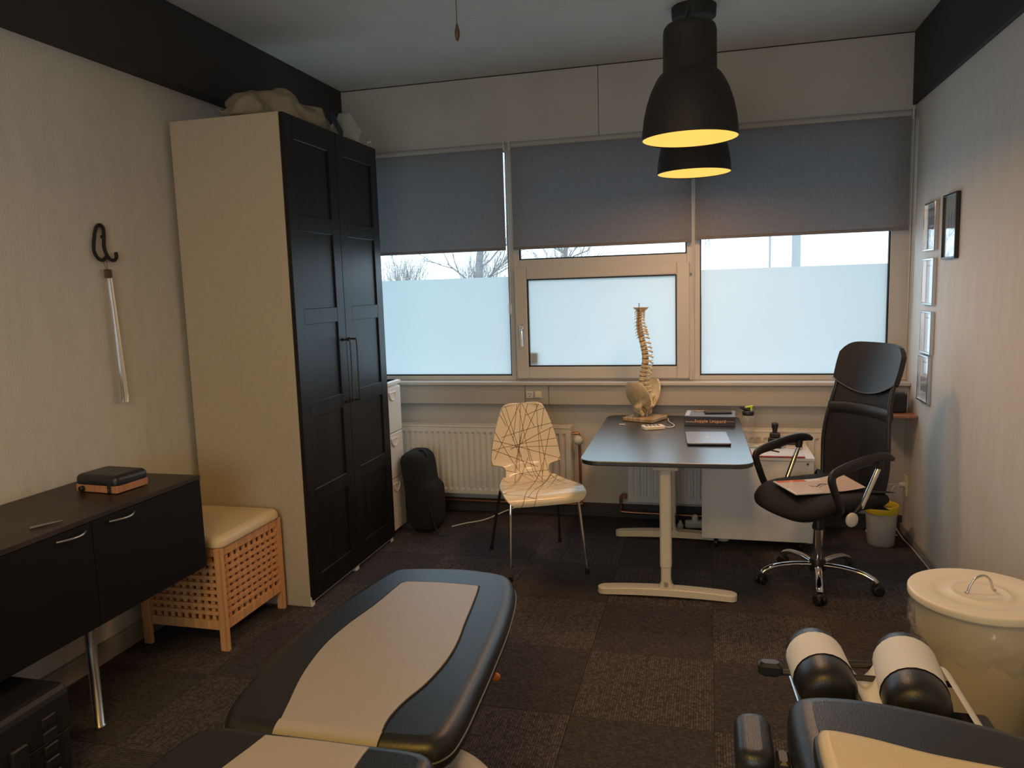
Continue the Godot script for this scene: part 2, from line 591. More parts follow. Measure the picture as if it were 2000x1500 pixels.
func build_shell() -> void:
	# floor: screed with carpet tiles on it
	var fl := struct_("floor", MB.new().boxab(Vector3(XL - 0.2, -0.12, -0.2), Vector3(XR + 0.2, -0.006, ZB + 0.2)), M.dark_base, "dark brown carpet tiles laid in alternating directions", "floor")
	var meshes := []
	for k in range(-4, 6):
		for l in range(-2, 14):
			var x0 := maxf(0.233 + 0.5 * k, XL)
			var x1 := minf(0.233 + 0.5 * (k + 1), XR)
			var z0 := maxf(0.37 + 0.5 * l, 0.0)
			var z1 := minf(0.37 + 0.5 * (l + 1), ZB)
			if x1 - x0 < 0.01 or z1 - z0 < 0.01: continue
			var lay := posmod(k + l, 2)
			var o := MeshInstance3D.new()
			o.name = "carpet_tile"
			o.mesh = MB.new().box(Vector3.ZERO, Vector3(x1 - x0 - 0.0012, 0.006, z1 - z0 - 0.0012), 0.0012).done()
			o.position = Vector3((x0 + x1) / 2, -0.003, (z0 + z1) / 2)
			o.material_override = M.carpet0 if lay == 0 else M.carpet1
			fl.add_child(o, true)
	var ce := struct_("ceiling", MB.new().boxab(Vector3(XL - 0.2, H, -0.2), Vector3(XR + 0.2, H + 0.15, ZB + 0.2)), M.ceiling, "plain off-white ceiling with faint panel joints", "ceiling")
	var seam := MB.new()
	seam.boxab(Vector3(XL + 0.07, H - 0.0015, 1.02), Vector3(XR, H + 0.01, 1.024))
	seam.boxab(Vector3(-0.30, H - 0.0015, 0.0), Vector3(-0.297, H + 0.01, ZB))
	part(ce, "joint_strip", seam, M.board)
	# side walls
	struct_("wall_left", MB.new().boxab(Vector3(XL - 0.2, 0, -0.2), Vector3(XL, H, ZB + 0.2)), M.wall, "off-white textured wallpaper wall behind the wardrobe", "wall")
	struct_("wall_right", MB.new().boxab(Vector3(XR, 0, -0.2), Vector3(XR + 0.2, H, ZB + 0.2)), M.wall, "off-white textured wallpaper wall with framed diplomas", "wall")
	var wf := MB.new().boxab(Vector3(XL - 0.2, 0, ZB), Vector3(XR + 0.2, 0.92, ZB + 0.2)).boxab(Vector3(XL - 0.2, 2.08, ZB), Vector3(XR + 0.2, H, ZB + 0.2))
	wf.boxab(Vector3(XL - 0.2, 0.92, ZB), Vector3(-0.38, 2.08, ZB + 0.2)).boxab(Vector3(1.38, 0.92, ZB), Vector3(XR + 0.2, 2.08, ZB + 0.2))
	struct_("wall_front", wf, M.wall, "off-white wall behind the camera with one unseen frosted window", "wall")
	var w4 := struct_("window_4", null, null, "unseen frosted window behind the camera, placed to light surfaces facing it", "window")  # out of view, its daylight falls on surfaces facing the camera
	part(w4, "frame", frame_rect(MB.new(), -0.38, 0.92, 1.38, 2.08, 0.05, ZB + 0.04, ZB + 0.11), M.pvc)
	part(w4, "frosted_film", pane(MB.new(), -0.33, 0.97, 1.33, 2.03, ZB + 0.07), M.film)
	part(w4, "glass", MB.new().boxab(Vector3(-0.335, 0.965, ZB + 0.08), Vector3(1.335, 2.035, ZB + 0.085)), M.glass)
	# window wall: parapet, head, no sides (the windows run from wall to wall)
	var wb := struct_("wall_back", MB.new().boxab(Vector3(XL - 0.2, -0.1, -0.2), Vector3(XR + 0.2, 0.895, 0.0)).boxab(Vector3(XL - 0.2, 2.46, -0.2), Vector3(XR + 0.2, H, -0.012)), M.board, "window wall with panelled band above and sill below", "wall")
	part(wb, "panel", MB.new().boxab(Vector3(XL, 2.462, -0.012), Vector3(0.5455, H - 0.006, 0.0), 0.002), M.board)
	part(wb, "panel", MB.new().boxab(Vector3(0.5485, 2.462, -0.012), Vector3(XR, H - 0.006, 0.0), 0.002), M.board)
	part(wb, "joint", MB.new().boxab(Vector3(XL, H - 0.007, -0.011), Vector3(XR, H - 0.0005, -0.004)).boxab(Vector3(0.5455, 2.462, -0.0115), Vector3(0.5485, H, -0.006)), M.crack, "dark open joint line")
	# sill and cable trunking below the windows
	struct_("trim_1", MB.new().boxab(Vector3(XL, 0.895, -0.06), Vector3(XR, 0.918, 0.105), 0.004), M.pvc, "pale window sill running along the windows", "sill")
	var tr := struct_("trim_2", null, null, "beige cable trunking under the window sill", "trunking")
	for s in [[XL, 0.040], [0.042, 0.2], [0.202, XR]]:
		part(tr, "cover", MB.new().boxab(Vector3(s[0], 0.765, 0.0), Vector3(s[1], 0.894, 0.08), 0.004), M.trunking)
	# dark beams under the ceiling on both side walls
	struct_("trim_3", MB.new().boxab(Vector3(XL - 0.01, 2.53, 0.0), Vector3(XL + 0.095, H, ZB), 0.003), M.beam, "black painted beam along the top of the wardrobe wall", "beam")
	struct_("trim_4", MB.new().boxab(Vector3(XR - 0.018, 2.49, 0.0), Vector3(XR + 0.01, H, ZB), 0.003), M.beam, "black painted band along the top of the diploma wall", "beam")
	# skirtings
	struct_("baseboard_left", MB.new().boxab(Vector3(XL, 0, 0), Vector3(XL + 0.028, 0.085, ZB), 0.004), M.baseboard, "pale skirting board under the sideboard", "baseboard")
	struct_("baseboard_right", MB.new().boxab(Vector3(XR - 0.012, 0, 0), Vector3(XR, 0.05, ZB), 0.003), M.baseboard, "low pale skirting strip along the diploma wall", "baseboard")
	struct_("baseboard_back", MB.new().boxab(Vector3(XL, 0, 0), Vector3(XR, 0.095, 0.012), 0.004), M.dark_base, "dark skirting under the radiators", "baseboard")

func frame_rect(mb: MB, x0: float, y0: float, x1: float, y1: float, w: float, z0: float, z1: float, b := 0.003) -> MB:
	mb.boxab(Vector3(x0, y0, z0), Vector3(x0 + w, y1, z1), b)
	mb.boxab(Vector3(x1 - w, y0, z0), Vector3(x1, y1, z1), b)
	mb.boxab(Vector3(x0 + w, y0, z0), Vector3(x1 - w, y0 + w, z1), b)
	mb.boxab(Vector3(x0 + w, y1 - w, z0), Vector3(x1 - w, y1, z1), b)
	return mb

func pane(mb: MB, x0: float, y0: float, x1: float, y1: float, z: float) -> MB:
	mb.quad(Vector3(x0, y0, z), Vector3(x1, y0, z), Vector3(x1, y1, z), Vector3(x0, y1, z))
	return mb

func build_windows() -> void:
	var top := 2.46
	# left and right: fixed lights, frosted film on the lower part
	for d in [[1, XL, -0.03, -1.21, -0.062, "left fixed window with film below a clear strip, bare tree outside"], [3, 1.13, XR, 1.163, 2.243, "right fixed window with film below a clear strip, two poles outside"]]:
		var w := struct_("window_%d" % d[0], null, null, d[5], "window")
		var f := MB.new()
		f.boxab(Vector3(d[1], 0.918, -0.07), Vector3(d[3], top, 0.0), 0.003)
		f.boxab(Vector3(d[4], 0.918, -0.07), Vector3(d[2], top, 0.0), 0.003)
		f.boxab(Vector3(d[3], 0.918, -0.07), Vector3(d[4], 0.948, 0.0), 0.003)
		f.boxab(Vector3(d[3], top - 0.04, -0.07), Vector3(d[4], top, 0.0), 0.003)
		part(w, "frame", f, M.pvc)
		part(w, "gasket", frame_rect(MB.new(), d[3], 0.948, d[4], top - 0.04, 0.008, -0.035, -0.012, 0.0), M.gasket)
		part(w, "glass", MB.new().boxab(Vector3(d[3] + 0.001, 0.95, -0.034), Vector3(d[4] - 0.001, top - 0.041, -0.030)), M.glass)
		part(w, "frosted_film", pane(MB.new(), d[3] + 0.009, 0.957, d[4] - 0.009, 1.608, -0.028), M.film)
	# middle: fanlight over an opening sash
	var w2 := struct_("window_2", null, null, "middle window with a narrow fanlight over a frosted opening sash", "window")
	var f2 := MB.new()
	f2.boxab(Vector3(-0.03, 0.918, -0.07), Vector3(0.008, top, 0.002), 0.003)
	f2.boxab(Vector3(1.083, 0.918, -0.07), Vector3(1.13, top, 0.002), 0.003)
	f2.boxab(Vector3(0.008, 0.918, -0.07), Vector3(1.083, 0.940, 0.002), 0.003)
	f2.boxab(Vector3(0.008, 1.655, -0.07), Vector3(1.083, 1.712, 0.002), 0.003)
	f2.boxab(Vector3(0.008, top - 0.04, -0.07), Vector3(1.083, top, 0.002), 0.003)
	part(w2, "frame", f2, M.pvc)
	part(w2, "gasket", frame_rect(MB.new(), 0.008, 1.712, 1.083, top - 0.04, 0.009, -0.035, -0.012, 0.0), M.gasket)
	part(w2, "glass", MB.new().boxab(Vector3(0.009, 1.713, -0.034), Vector3(1.082, top - 0.041, -0.030)), M.glass)
	var sash := part(w2, "sash", frame_rect(MB.new(), -0.018, 0.932, 1.100, 1.664, 0.078, -0.02, 0.028, 0.005), M.pvc)
	part(sash, "gasket", frame_rect(MB.new(), 0.060, 1.010, 1.022, 1.586, 0.008, -0.012, 0.020, 0.0), M.gasket)
	part(sash, "glass", MB.new().boxab(Vector3(0.061, 1.011, -0.0055), Vector3(1.021, 1.585, -0.003)), M.glass)
	part(sash, "frosted_film", pane(MB.new(), 0.068, 1.018, 1.014, 1.578, -0.0026), M.film)
	var hd := MB.new().boxab(Vector3(0.010, 1.19, 0.028), Vector3(0.036, 1.29, 0.038), 0.003)
	hd.tube([Vector3(0.023, 1.262, 0.038), Vector3(0.023, 1.262, 0.062), Vector3(0.026, 1.25, 0.070), Vector3(0.032, 1.15, 0.072)], [0.009, 0.009, 0.009, 0.007], 8)
	part(sash, "handle", hd, M.steel, "silver window handle")
	for y in [0.955, 1.62]:
		part(sash, "hinge", MB.new().lathe([[0.009, -0.03], [0.009, 0.03]], 10, Vector3(1.108, y, 0.024)), M.pvc)
	# roller blinds, pulled half down
	for d in [[-1.20, -0.062, 1.783, "left roller blind, grey fabric, partly behind the wardrobe"], [-0.012, 1.113, 1.783, "middle roller blind, grey fabric, directly behind the pendant lamps"], [1.135, 2.318, 1.795, "right roller blind, grey fabric, beside the diploma wall"]]:
		var b := thing("roller_blind", d[3], "blind", Vector3.ZERO, 0, "grey roller blinds")
		part(b, "fabric", pane(MB.new(), d[0], d[2], d[1], 2.428, 0.0585), M.blind)
		part(b, "bottom_bar", MB.new().boxab(Vector3(d[0], d[2] - 0.006, 0.055), Vector3(d[1], d[2] + 0.012, 0.063), 0.002), M.blind)
		var tb := MB.new().at(Vector3((d[0] + d[1]) / 2, 2.438, 0.045), Vector3(0, 0, 90)).lathe([[0.021, -(d[1] - d[0]) / 2], [0.021, (d[1] - d[0]) / 2]], 16)
		part(b, "roller_tube", tb, M.blind_tube)
		for e in [d[0] - 0.006, d[1] + 0.006]:
			part(b, "bracket", MB.new().boxab(Vector3(e - 0.004, 2.405, 0.0), Vector3(e + 0.004, 2.462, 0.07), 0.001), M.white_plastic)
	# bead chains
	for d in [[-0.044, 2.44, 1.43, "bead chain of the left roller blind", true], [1.124, 2.44, 1.40, "bead chain hanging between middle and right blinds", false], [2.333, 2.44, 1.30, "bead chain in the corner beside the right blind", false]]:
		var ch := thing("blind_chain", d[3], "chain", Vector3.ZERO, 0, "blind chains")
		for dx in [-0.007, 0.007]:
			var c := MB.new().tube([Vector3(d[0] + dx, d[1], 0.072), Vector3(d[0] + dx, (d[1] + d[2]) / 2, 0.070), Vector3(d[0] + dx * 0.6, d[2], 0.066)], 0.0016, 5)
			var y: float = d[2]
			while y < d[1]:
				c.lathe([[0.0006, y - 0.0028], [0.0028, y], [0.0006, y + 0.0028]], 6, Vector3(d[0] + dx * (1.0 - 0.4 * (d[1] - y) / (d[1] - d[2])), 0, 0.070))
				y += 0.012
			part(ch, "bead_string", c, M.chain)
		if d[4]:
			part(ch, "chain_weight", MB.new().lathe([[0.003, 1.36], [0.012, 1.37], [0.013, 1.42], [0.006, 1.435], [0.003, 1.44]], 10, Vector3(d[0], 0, 0.070)), M.clear_plastic)
	# double socket on the trunking
	var so := thing("wall_socket", "small socket and switch pair on the cable trunking behind the patterned chair", "socket", Vector3(0.104, 0.832, 0.08))
	part(so, "socket_plate", MB.new().box(Vector3(-0.028, 0, 0.006), Vector3(0.048, 0.048, 0.012), 0.003), M.white_plastic)
	part(so, "switch_plate", MB.new().box(Vector3(0.028, 0, 0.006), Vector3(0.048, 0.048, 0.012), 0.003), M.white_plastic)
	part(so, "rocker", MB.new().box(Vector3(0.028, 0, 0.013), Vector3(0.034, 0.034, 0.005), 0.002), M.cream_plastic)
	var hl := MB.new()
	for p in [[-0.036, 0.006], [-0.020, 0.006]]: hl.at(Vector3(p[0], p[1], 0.0125), Vector3(90, 0, 0)).lathe([[0.003, -0.0006], [0.003, 0.0006]], 8)
	hl.at(Vector3(-0.028, -0.010, 0.0125), Vector3(90, 0, 0)).lathe([[0.0035, -0.0006], [0.0035, 0.0006]], 8)
	part(so, "socket_hole", hl, M.black_matte)

func twig(mb: MB, rng: RandomNumberGenerator, p: Vector3, d: Vector3, r: float, len_: float, depth: int) -> void:
	var mid := p + d * len_ * 0.5 + Vector3(rng.randf_range(-1, 1), rng.randf_range(-0.3, 0.6), rng.randf_range(-1, 1)) * len_ * 0.07
	var e := p + d * len_ + Vector3(rng.randf_range(-1, 1), rng.randf_range(-0.2, 1), rng.randf_range(-1, 1)) * len_ * 0.12
	mb.tube([p, mid, e], [r, r * 0.8, r * 0.6], 5 if depth > 2 else 3)
	if depth == 0: return
	for i in (3 if depth > 1 else 4):
		var s := rng.randf_range(0.45, 1.0)
		var q := p.lerp(e, s)
		var nd := (d + Vector3(rng.randf_range(-1, 1), rng.randf_range(-0.25, 0.7), rng.randf_range(-1, 1)) * 0.85).normalized()
		twig(mb, rng, q, nd, r * 0.52, len_ * rng.randf_range(0.55, 0.8), depth - 1)

func build_outside() -> void:
	var grass := grain(mat(C(0.34, 0.34, 0.31), 0.95), noise_tex(0.06, 61, 0.7, 1.0, 128, 4), Vector3(0.3, 0.3, 0.3))
	var gm := MB.new().boxab(Vector3(-90, -0.9, -120), Vector3(90, -0.45, -0.25))
	var gr := solo("ground", gm, grass, "pale winter ground outside the windows", "ground")
	gr.set_meta("kind", "structure")
	var hazed_bark := grain(mat(C(0.40, 0.39, 0.38), 0.95), noise_tex(0.08, 62, 0.7, 1.0, 128, 4), Vector3(1.5, 1.5, 1.5))  # haze over the trees put into the pale base colour
	var shrub := mat(C(0.34, 0.29, 0.27), 0.95)  # paled base colour stands in for haze over the hedge
	var rng := RandomNumberGenerator.new()
	rng.seed = 9
	for d in [[-8.4, -27.0, 0.15, "bare tree with thick trunk seen through the left window strip"], [-7.0, -40.0, 0.16, "slimmer bare tree behind the thick-trunked one"]]:
		var t := thing("bare_tree", d[3], "tree", Vector3(d[0], -0.45, d[1]), 0, "bare trees outside")
		part(t, "trunk", MB.new().tube([Vector3(0, 0, 0), Vector3(0.05, 1.6, 0), Vector3(-0.06, 3.0, 0), Vector3(0.15, 5.0, 0), Vector3(0.1, 7.0, 0)], [d[2] * 1.2, d[2], d[2] * 0.92, d[2] * 0.6, d[2] * 0.3], 9), hazed_bark)
		var b := MB.new()
		for i in 13:
			var a := rng.randf() * TAU
			var y := rng.randf_range(1.9, 5.5)
			twig(b, rng, Vector3(0, y, 0), Vector3(cos(a), rng.randf_range(0.3, 0.9), sin(a) * 0.7).normalized(), d[2] * 0.32, rng.randf_range(1.2, 2.0), 3)
		part(t, "branches", b, hazed_bark)
	for i in 11:
		var x := -26.0 + i * 2.1
		var where := ["leftmost", "second", "third", "fourth", "fifth", "sixth", "seventh", "eighth", "ninth", "tenth", "last"]
		var s := MB.new()
		for k in 24:
			var a := rng.randf() * TAU
			twig(s, rng, Vector3(rng.randf_range(-0.5, 0.5), 0, rng.randf_range(-0.4, 0.4)), Vector3(cos(a) * 0.35, 1, sin(a) * 0.35).normalized(), 0.020, rng.randf_range(1.35, 1.75), 2)
		var o := solo("leafless_shrub", s, shrub, "leafless reddish shrub in the hedge outside, %s from the wardrobe" % where[i], "shrub", "hedge outside the left window")
		o.scale = Vector3(0.95, 1.45, 0.95)
		o.position = Vector3(x, -0.45, -33.0 + (2.6 if i % 2 == 0 else -2.6))
	var pole_m := mat(C(0.46, 0.48, 0.49), 0.6)
	solo("street_pole", MB.new().lathe([[0.09, -0.45], [0.075, 3.0], [0.065, 7.0]], 14, Vector3(2.79, 0, -10.0)), pole_m, "thick grey pole outside the right window", "pole")
	solo("street_pole", MB.new().lathe([[0.022, -0.45], [0.018, 6.0]], 8, Vector3(2.33, 0, -10.0)), pole_m, "thin grey pole outside the right window", "pole")
	var fm := MB.new()
	for dx in [-0.035, 0.035]: fm.tube([Vector3(1.21 + dx, -0.45, -10), Vector3(1.21 + dx, 4.5, -10)], 0.012, 6)
	for k in 24: fm.tube([Vector3(1.21 - 0.035, 0.1 + 0.18 * k, -10), Vector3(1.21 + 0.035, 0.19 + 0.18 * k, -10)], 0.008, 5)
	solo("lattice_mast", fm, mat(C(0.62, 0.64, 0.65), 0.6), "slender pale lattice mast outside, next to the middle mullion", "mast")
	solo("sensor_box", MB.new().boxab(Vector3(0.071, 1.026, -0.030), Vector3(0.118, 1.104, -0.0062), 0.003), M.black_plastic, "small dark box behind the frosted sash, lower left corner", "box")

func build_furniture() -> void:
	pendant(Vector3(1.14, 2.085, 0.80), "dark grey pendant lamp nearer the windows, partly hidden by the other lamp", true)
	pendant(Vector3(1.14, 2.085, 1.75), "large dark grey pendant lamp in front of the other lamp", true)
	wardrobe()
	# filing cabinet between wardrobe and window
	var fc := thing("drawer_cabinet", "narrow white three-drawer cabinet between wardrobe and radiator", "cabinet", Vector3(-0.70, 0, 0.545))
	part(fc, "body", MB.new().boxab(Vector3(-0.50, 0.02, -0.138), Vector3(-0.018, 0.975, 0.138), 0.003), M.white_lacquer)
	part(fc, "top", MB.new().boxab(Vector3(-0.50, 0.953, -0.138), Vector3(0.004, 0.975, 0.138), 0.003), M.white_lacquer)
	var dy := [0.03, 0.365, 0.655, 0.945]
	for i in 3:
		var dr := part(fc, "drawer", MB.new().boxab(Vector3(-0.018, dy[i], -0.135), Vector3(0.0, dy[i + 1] - 0.006, 0.135), 0.004), M.white_lacquer)
		var pl := MB.new()
		var arc := []
		for k in 9: arc.append(Vector3(0.004, dy[i + 1] - 0.035 - 0.05 * sin(PI * k / 8.0), 0.05 * cos(PI * k / 8.0)))
		pl.tube(arc, 0.006, 6)
		pl.boxab(Vector3(0.0, dy[i + 1] - 0.04, -0.05), Vector3(0.008, dy[i + 1] - 0.032, 0.05), 0.002)
		part(dr, "pull", pl, M.white_lacquer)
	backpack()
	sideboard()
	bench()
	shoehorn()
	chair()
	radiators()
	wardrobe_bags()
	# pull cord
	var pc := thing("pull_cord", "thin ceiling pull cord with a dark wooden knob", "cord", Vector3(0.414, 0, 2.4))
	part(pc, "ceiling_rose", MB.new().lathe([[0.03, H - 0.05], [0.045, H - 0.03], [0.045, H]], 20), M.white_plastic)
	var bead := MB.new().tube([Vector3(0, H - 0.05, 0), Vector3(0, 2.385, 0)], 0.0012, 5)
	for k in 90: bead.lathe([[0.0006, -0.002], [0.0024, 0], [0.0006, 0.002]], 6, Vector3(0, 2.39 + 0.005 * k, 0))
	part(pc, "bead_chain", bead, M.dark_metal)
	part(pc, "knob", MB.new().lathe([[0.001, 2.334], [0.004, 2.337], [0.0085, 2.352], [0.0085, 2.365], [0.005, 2.378], [0.003, 2.388]], 12), M.brown)

func pendant(p: Vector3, label: String, lit: bool) -> void:
	var o := thing("pendant_lamp", label, "lamp", p, 0, "dark grey pendant lamps")
	var outer := [[0.185, 0.0], [0.183, 0.03], [0.177, 0.08], [0.166, 0.13], [0.149, 0.18], [0.128, 0.222], [0.114, 0.240], [0.106, 0.246], [0.102, 0.252], [0.101, 0.395], [0.097, 0.412], [0.088, 0.422], [0.07, 0.425]]
	part(o, "shade", MB.new().lathe(outer, 48, Vector3.ZERO, true, false).lathe([[0.07, 0.425], [0.001, 0.427]], 48, Vector3.ZERO, false, false), M.lamp_out)
	var inner := []
	for k in 9: inner.append([outer[8 - k][0] - 0.003, outer[8 - k][1] + (0.0 if k < 8 else 0.001)])
	inner.push_front([0.001, 0.252])
	part(o, "lining", MB.new().lathe(inner, 48, Vector3.ZERO, true, false), M.lamp_in_bulb_lit, "yellow lining with bulb light put into its glow")
	part(o, "rim", MB.new().lathe([[0.1855, 0.006], [0.1865, 0.0], [0.1845, -0.003], [0.182, 0.0], [0.182, 0.004]], 48, Vector3.ZERO, true, false), M.lamp_out)
	part(o, "bulb", MB.new().lathe([[0.002, 0.10], [0.025, 0.112], [0.032, 0.135], [0.028, 0.165], [0.015, 0.19], [0.014, 0.25]], 20), M.bulb)
	part(o, "cord", MB.new().tube([Vector3(0, 0.425, 0), Vector3(0.003, 0.6, 0), Vector3(0, H - p.y - 0.03, 0)], 0.0035, 6), M.black_plastic)
	var knot := MB.new()
	for k in 3:
		var a := TAU * k / 3.0
		knot.tube([Vector3(cos(a) * 0.03, 0.425, sin(a) * 0.03), Vector3(cos(a) * 0.018, 0.46, sin(a) * 0.018), Vector3(0, 0.485, 0)], 0.003, 5)
	part(o, "hanger", knot, M.black_plastic)
	part(o, "canopy", MB.new().lathe([[0.095, H - p.y - 0.06], [0.108, H - p.y - 0.05], [0.11, H - p.y]], 32), M.lamp_out)
	if lit:
		var l := AreaLight3D.new()
		l.name = "lamp_light"
		l.area_size = Vector2(0.24, 0.24)
		l.area_normalize_energy = true
		l.light_color = LAMP_COLOR
		l.light_energy = LAMP
		l.shadow_enabled = true
		l.area_range = 9.0
		l.position = Vector3(0, -0.006, 0)
		l.rotation_degrees = Vector3(-90, 0, 0)
		o.add_child(l)

func wardrobe() -> void:
	var xw := -0.662
	var z0 := 0.688
	var z1 := 1.688
	var w := thing("wardrobe", "tall wardrobe with cream sides and two black panelled doors", "wardrobe", Vector3(xw, 0, (z0 + z1) / 2))
	var body := MB.new()
	body.boxab(Vector3(-0.60, 0.0, 0.482), Vector3(-0.022, 2.36, 0.5), 0.0015)
	body.boxab(Vector3(-0.60, 0.0, -0.5), Vector3(-0.022, 2.36, -0.482), 0.0015)
	body.boxab(Vector3(-0.60, 2.342, -0.482), Vector3(-0.024, 2.36, 0.482))
	body.boxab(Vector3(-0.60, 0.05, -0.482), Vector3(-0.024, 0.07, 0.482))
	body.boxab(Vector3(-0.60, 0.05, -0.482), Vector3(-0.59, 2.345, 0.482))
	part(w, "carcass", body, M.melamine)
	var pl := MB.new()
	pl.boxab(Vector3(-0.055, 0.005, -0.482), Vector3(-0.03, 0.05, 0.482), 0.002)
	pl.boxab(Vector3(-0.036, 0.0, -0.02), Vector3(-0.012, 0.05, 0.02), 0.002)
	pl.boxab(Vector3(-0.022, 0.0, -0.5), Vector3(-0.014, 0.05, -0.470), 0.002)
	pl.boxab(Vector3(-0.022, 0.0, 0.470), Vector3(-0.014, 0.05, 0.5), 0.002)
	part(w, "plinth", pl, M.white_lacquer)
	var rails := [[0.035, 0.145], [0.500, 0.575], [0.930, 1.005], [1.385, 1.460], [1.830, 1.905], [2.250, 2.358]]
	for k in 2:
		var a := -0.499 if k == 0 else 0.0015
		var b := -0.0015 if k == 0 else 0.499
		var d := part(w, "door", MB.new().boxab(Vector3(-0.020, 0.035, a + 0.07), Vector3(-0.009, 2.358, b - 0.07)), M.wenge, "black-brown door with recessed panels")
		for s in [[a, a + 0.082], [b - 0.082, b]]:
			part(d, "stile", MB.new().boxab(Vector3(-0.020, 0.035, s[0]), Vector3(0.0, 2.358, s[1]), 0.0015), M.wenge)
		for r in rails:
			part(d, "rail", MB.new().boxab(Vector3(-0.020, r[0], a + 0.082), Vector3(-0.0005, r[1], b - 0.082), 0.0015), M.wenge)
		var hz := -0.038 if k == 0 else 0.038
		var path := MB.spline([Vector3(0, 0.955, hz), Vector3(0.030, 0.957, hz), Vector3(0.040, 0.97, hz), Vector3(0.041, 1.12, hz), Vector3(0.040, 1.272, hz), Vector3(0.030, 1.285, hz), Vector3(0, 1.287, hz)], 4)
		var hm := MB.new().tube(path, 0.0052, 8)
		for y in [0.955, 1.287]: hm.at(Vector3(0.002, y, hz), Vector3(0, 0, 90)).lathe([[0.009, -0.003], [0.009, 0.002], [0.006, 0.004]], 10)
		part(d, "handle", hm, M.dark_metal, "slim dark metal bar handle")

func wardrobe_bags() -> void:
	var n := FastNoiseLite.new()
	n.seed = 4
	n.frequency = 5.0
	var b := thing("plastic_bag", "crumpled beige plastic bag of bedding on top of the wardrobe", "bag", Vector3(-0.93, 2.372, 1.27))
	var f := func(p: Vector3) -> float:
		var q := Vector3(p.x / 0.20, (p.y - 0.04) / (0.125 + 0.012 * sin(p.z * 11.0)), p.z / 0.34)
		var d := (q.length() - 1.0) * 0.1
		d += n.get_noise_3dv(p * 1.0) * 0.035
		return maxf(d, 0.010 - p.y)
	part(b, "bedding", MB.new().field(Vector3(-0.24, -0.02, -0.40), Vector3(0.24, 0.22, 0.40), 0.018, f), mat(C(0.30, 0.25, 0.17), 0.9))
	var lb := MB.new().at(Vector3(0.215, 0.055, -0.22), Vector3(0, 90, -35)).box(Vector3.ZERO, Vector3(0.15, 0.045, 0.003), 0.001)
	part(b, "label", lb, mat(C(0.012, 0.012, 0.035), 0.5), "dark blue printed label")
	var wr := thing("plastic_wrap", "thin clear plastic wrap hanging over the top edge of the wardrobe doors", "wrap", Vector3(-0.80, 2.361, 0.795))
	var grid := []
	for i in 15:
		var row := []
		for j in 15:
			var u := i / 14.0
			var w := j / 14.0
			var hgt := 0.17 * sin(PI * u) * (0.35 + 0.65 * sin(PI * w)) + 0.06 * n.get_noise_2d(u * 0.7, w * 0.7 + 3.0) + 0.012
			row.append(Vector3((w - 0.5) * 0.24, maxf(hgt, 0.003), (0.5 - u) * 0.20))
		grid.append(row)
	part(wr, "film", MB.new().sheet(grid, 0.0006), M.poly_bag)

func backpack() -> void:
	var b := thing("backpack", "black backpack on the floor beside the white drawer cabinet", "backpack", Vector3(-0.555, 0, 0.42), 0)
	var f := func(p: Vector3) -> float:
		var q := p - Vector3(0, 0.26, 0)
		var lean := q.y * 0.12
		var d := Vector3(maxf(absf(q.x + lean + 0.02) - 0.02, 0.0), maxf(absf(q.y) - 0.19, 0.0), maxf(absf(q.z) - 0.07, 0.0)).length() - 0.068
		var e := Vector3(maxf(absf(q.x - 0.045) - 0.02, 0.0), maxf(absf(q.y + 0.09) - 0.10, 0.0), maxf(absf(q.z - 0.02) - 0.06, 0.0)).length() - 0.05
		var k := 0.03
		var h := clampf(0.5 + 0.5 * (e - d) / k, 0, 1)
		return maxf(lerpf(e, d, h) - k * h * (1.0 - h), -p.y + 0.004)
	part(b, "body", MB.new().field(Vector3(-0.19, -0.012, -0.18), Vector3(0.22, 0.54, 0.18), 0.018, f), M.seat_fabric)
	part(b, "top_handle", MB.new().tube(MB.spline([Vector3(-0.035, 0.505, 0.02), Vector3(0.0, 0.525, 0.03), Vector3(0.030, 0.505, 0.035), Vector3(0.035, 0.46, 0.035)], 5), 0.007, 6), M.black_plastic)
	part(b, "strap", MB.new().tube(MB.spline([Vector3(0.05, 0.3, 0.12), Vector3(0.09, 0.12, 0.13), Vector3(0.13, 0.012, 0.13), Vector3(0.20, 0.006, 0.10)], 5), 0.010, 6, true, 0.4), M.black_plastic)
	part(b, "zipper", MB.new().tube(MB.spline([Vector3(0.02, 0.20, 0.137), Vector3(0.0, 0.33, 0.138), Vector3(-0.02, 0.43, 0.132)], 5), 0.003, 5), M.black_matte)

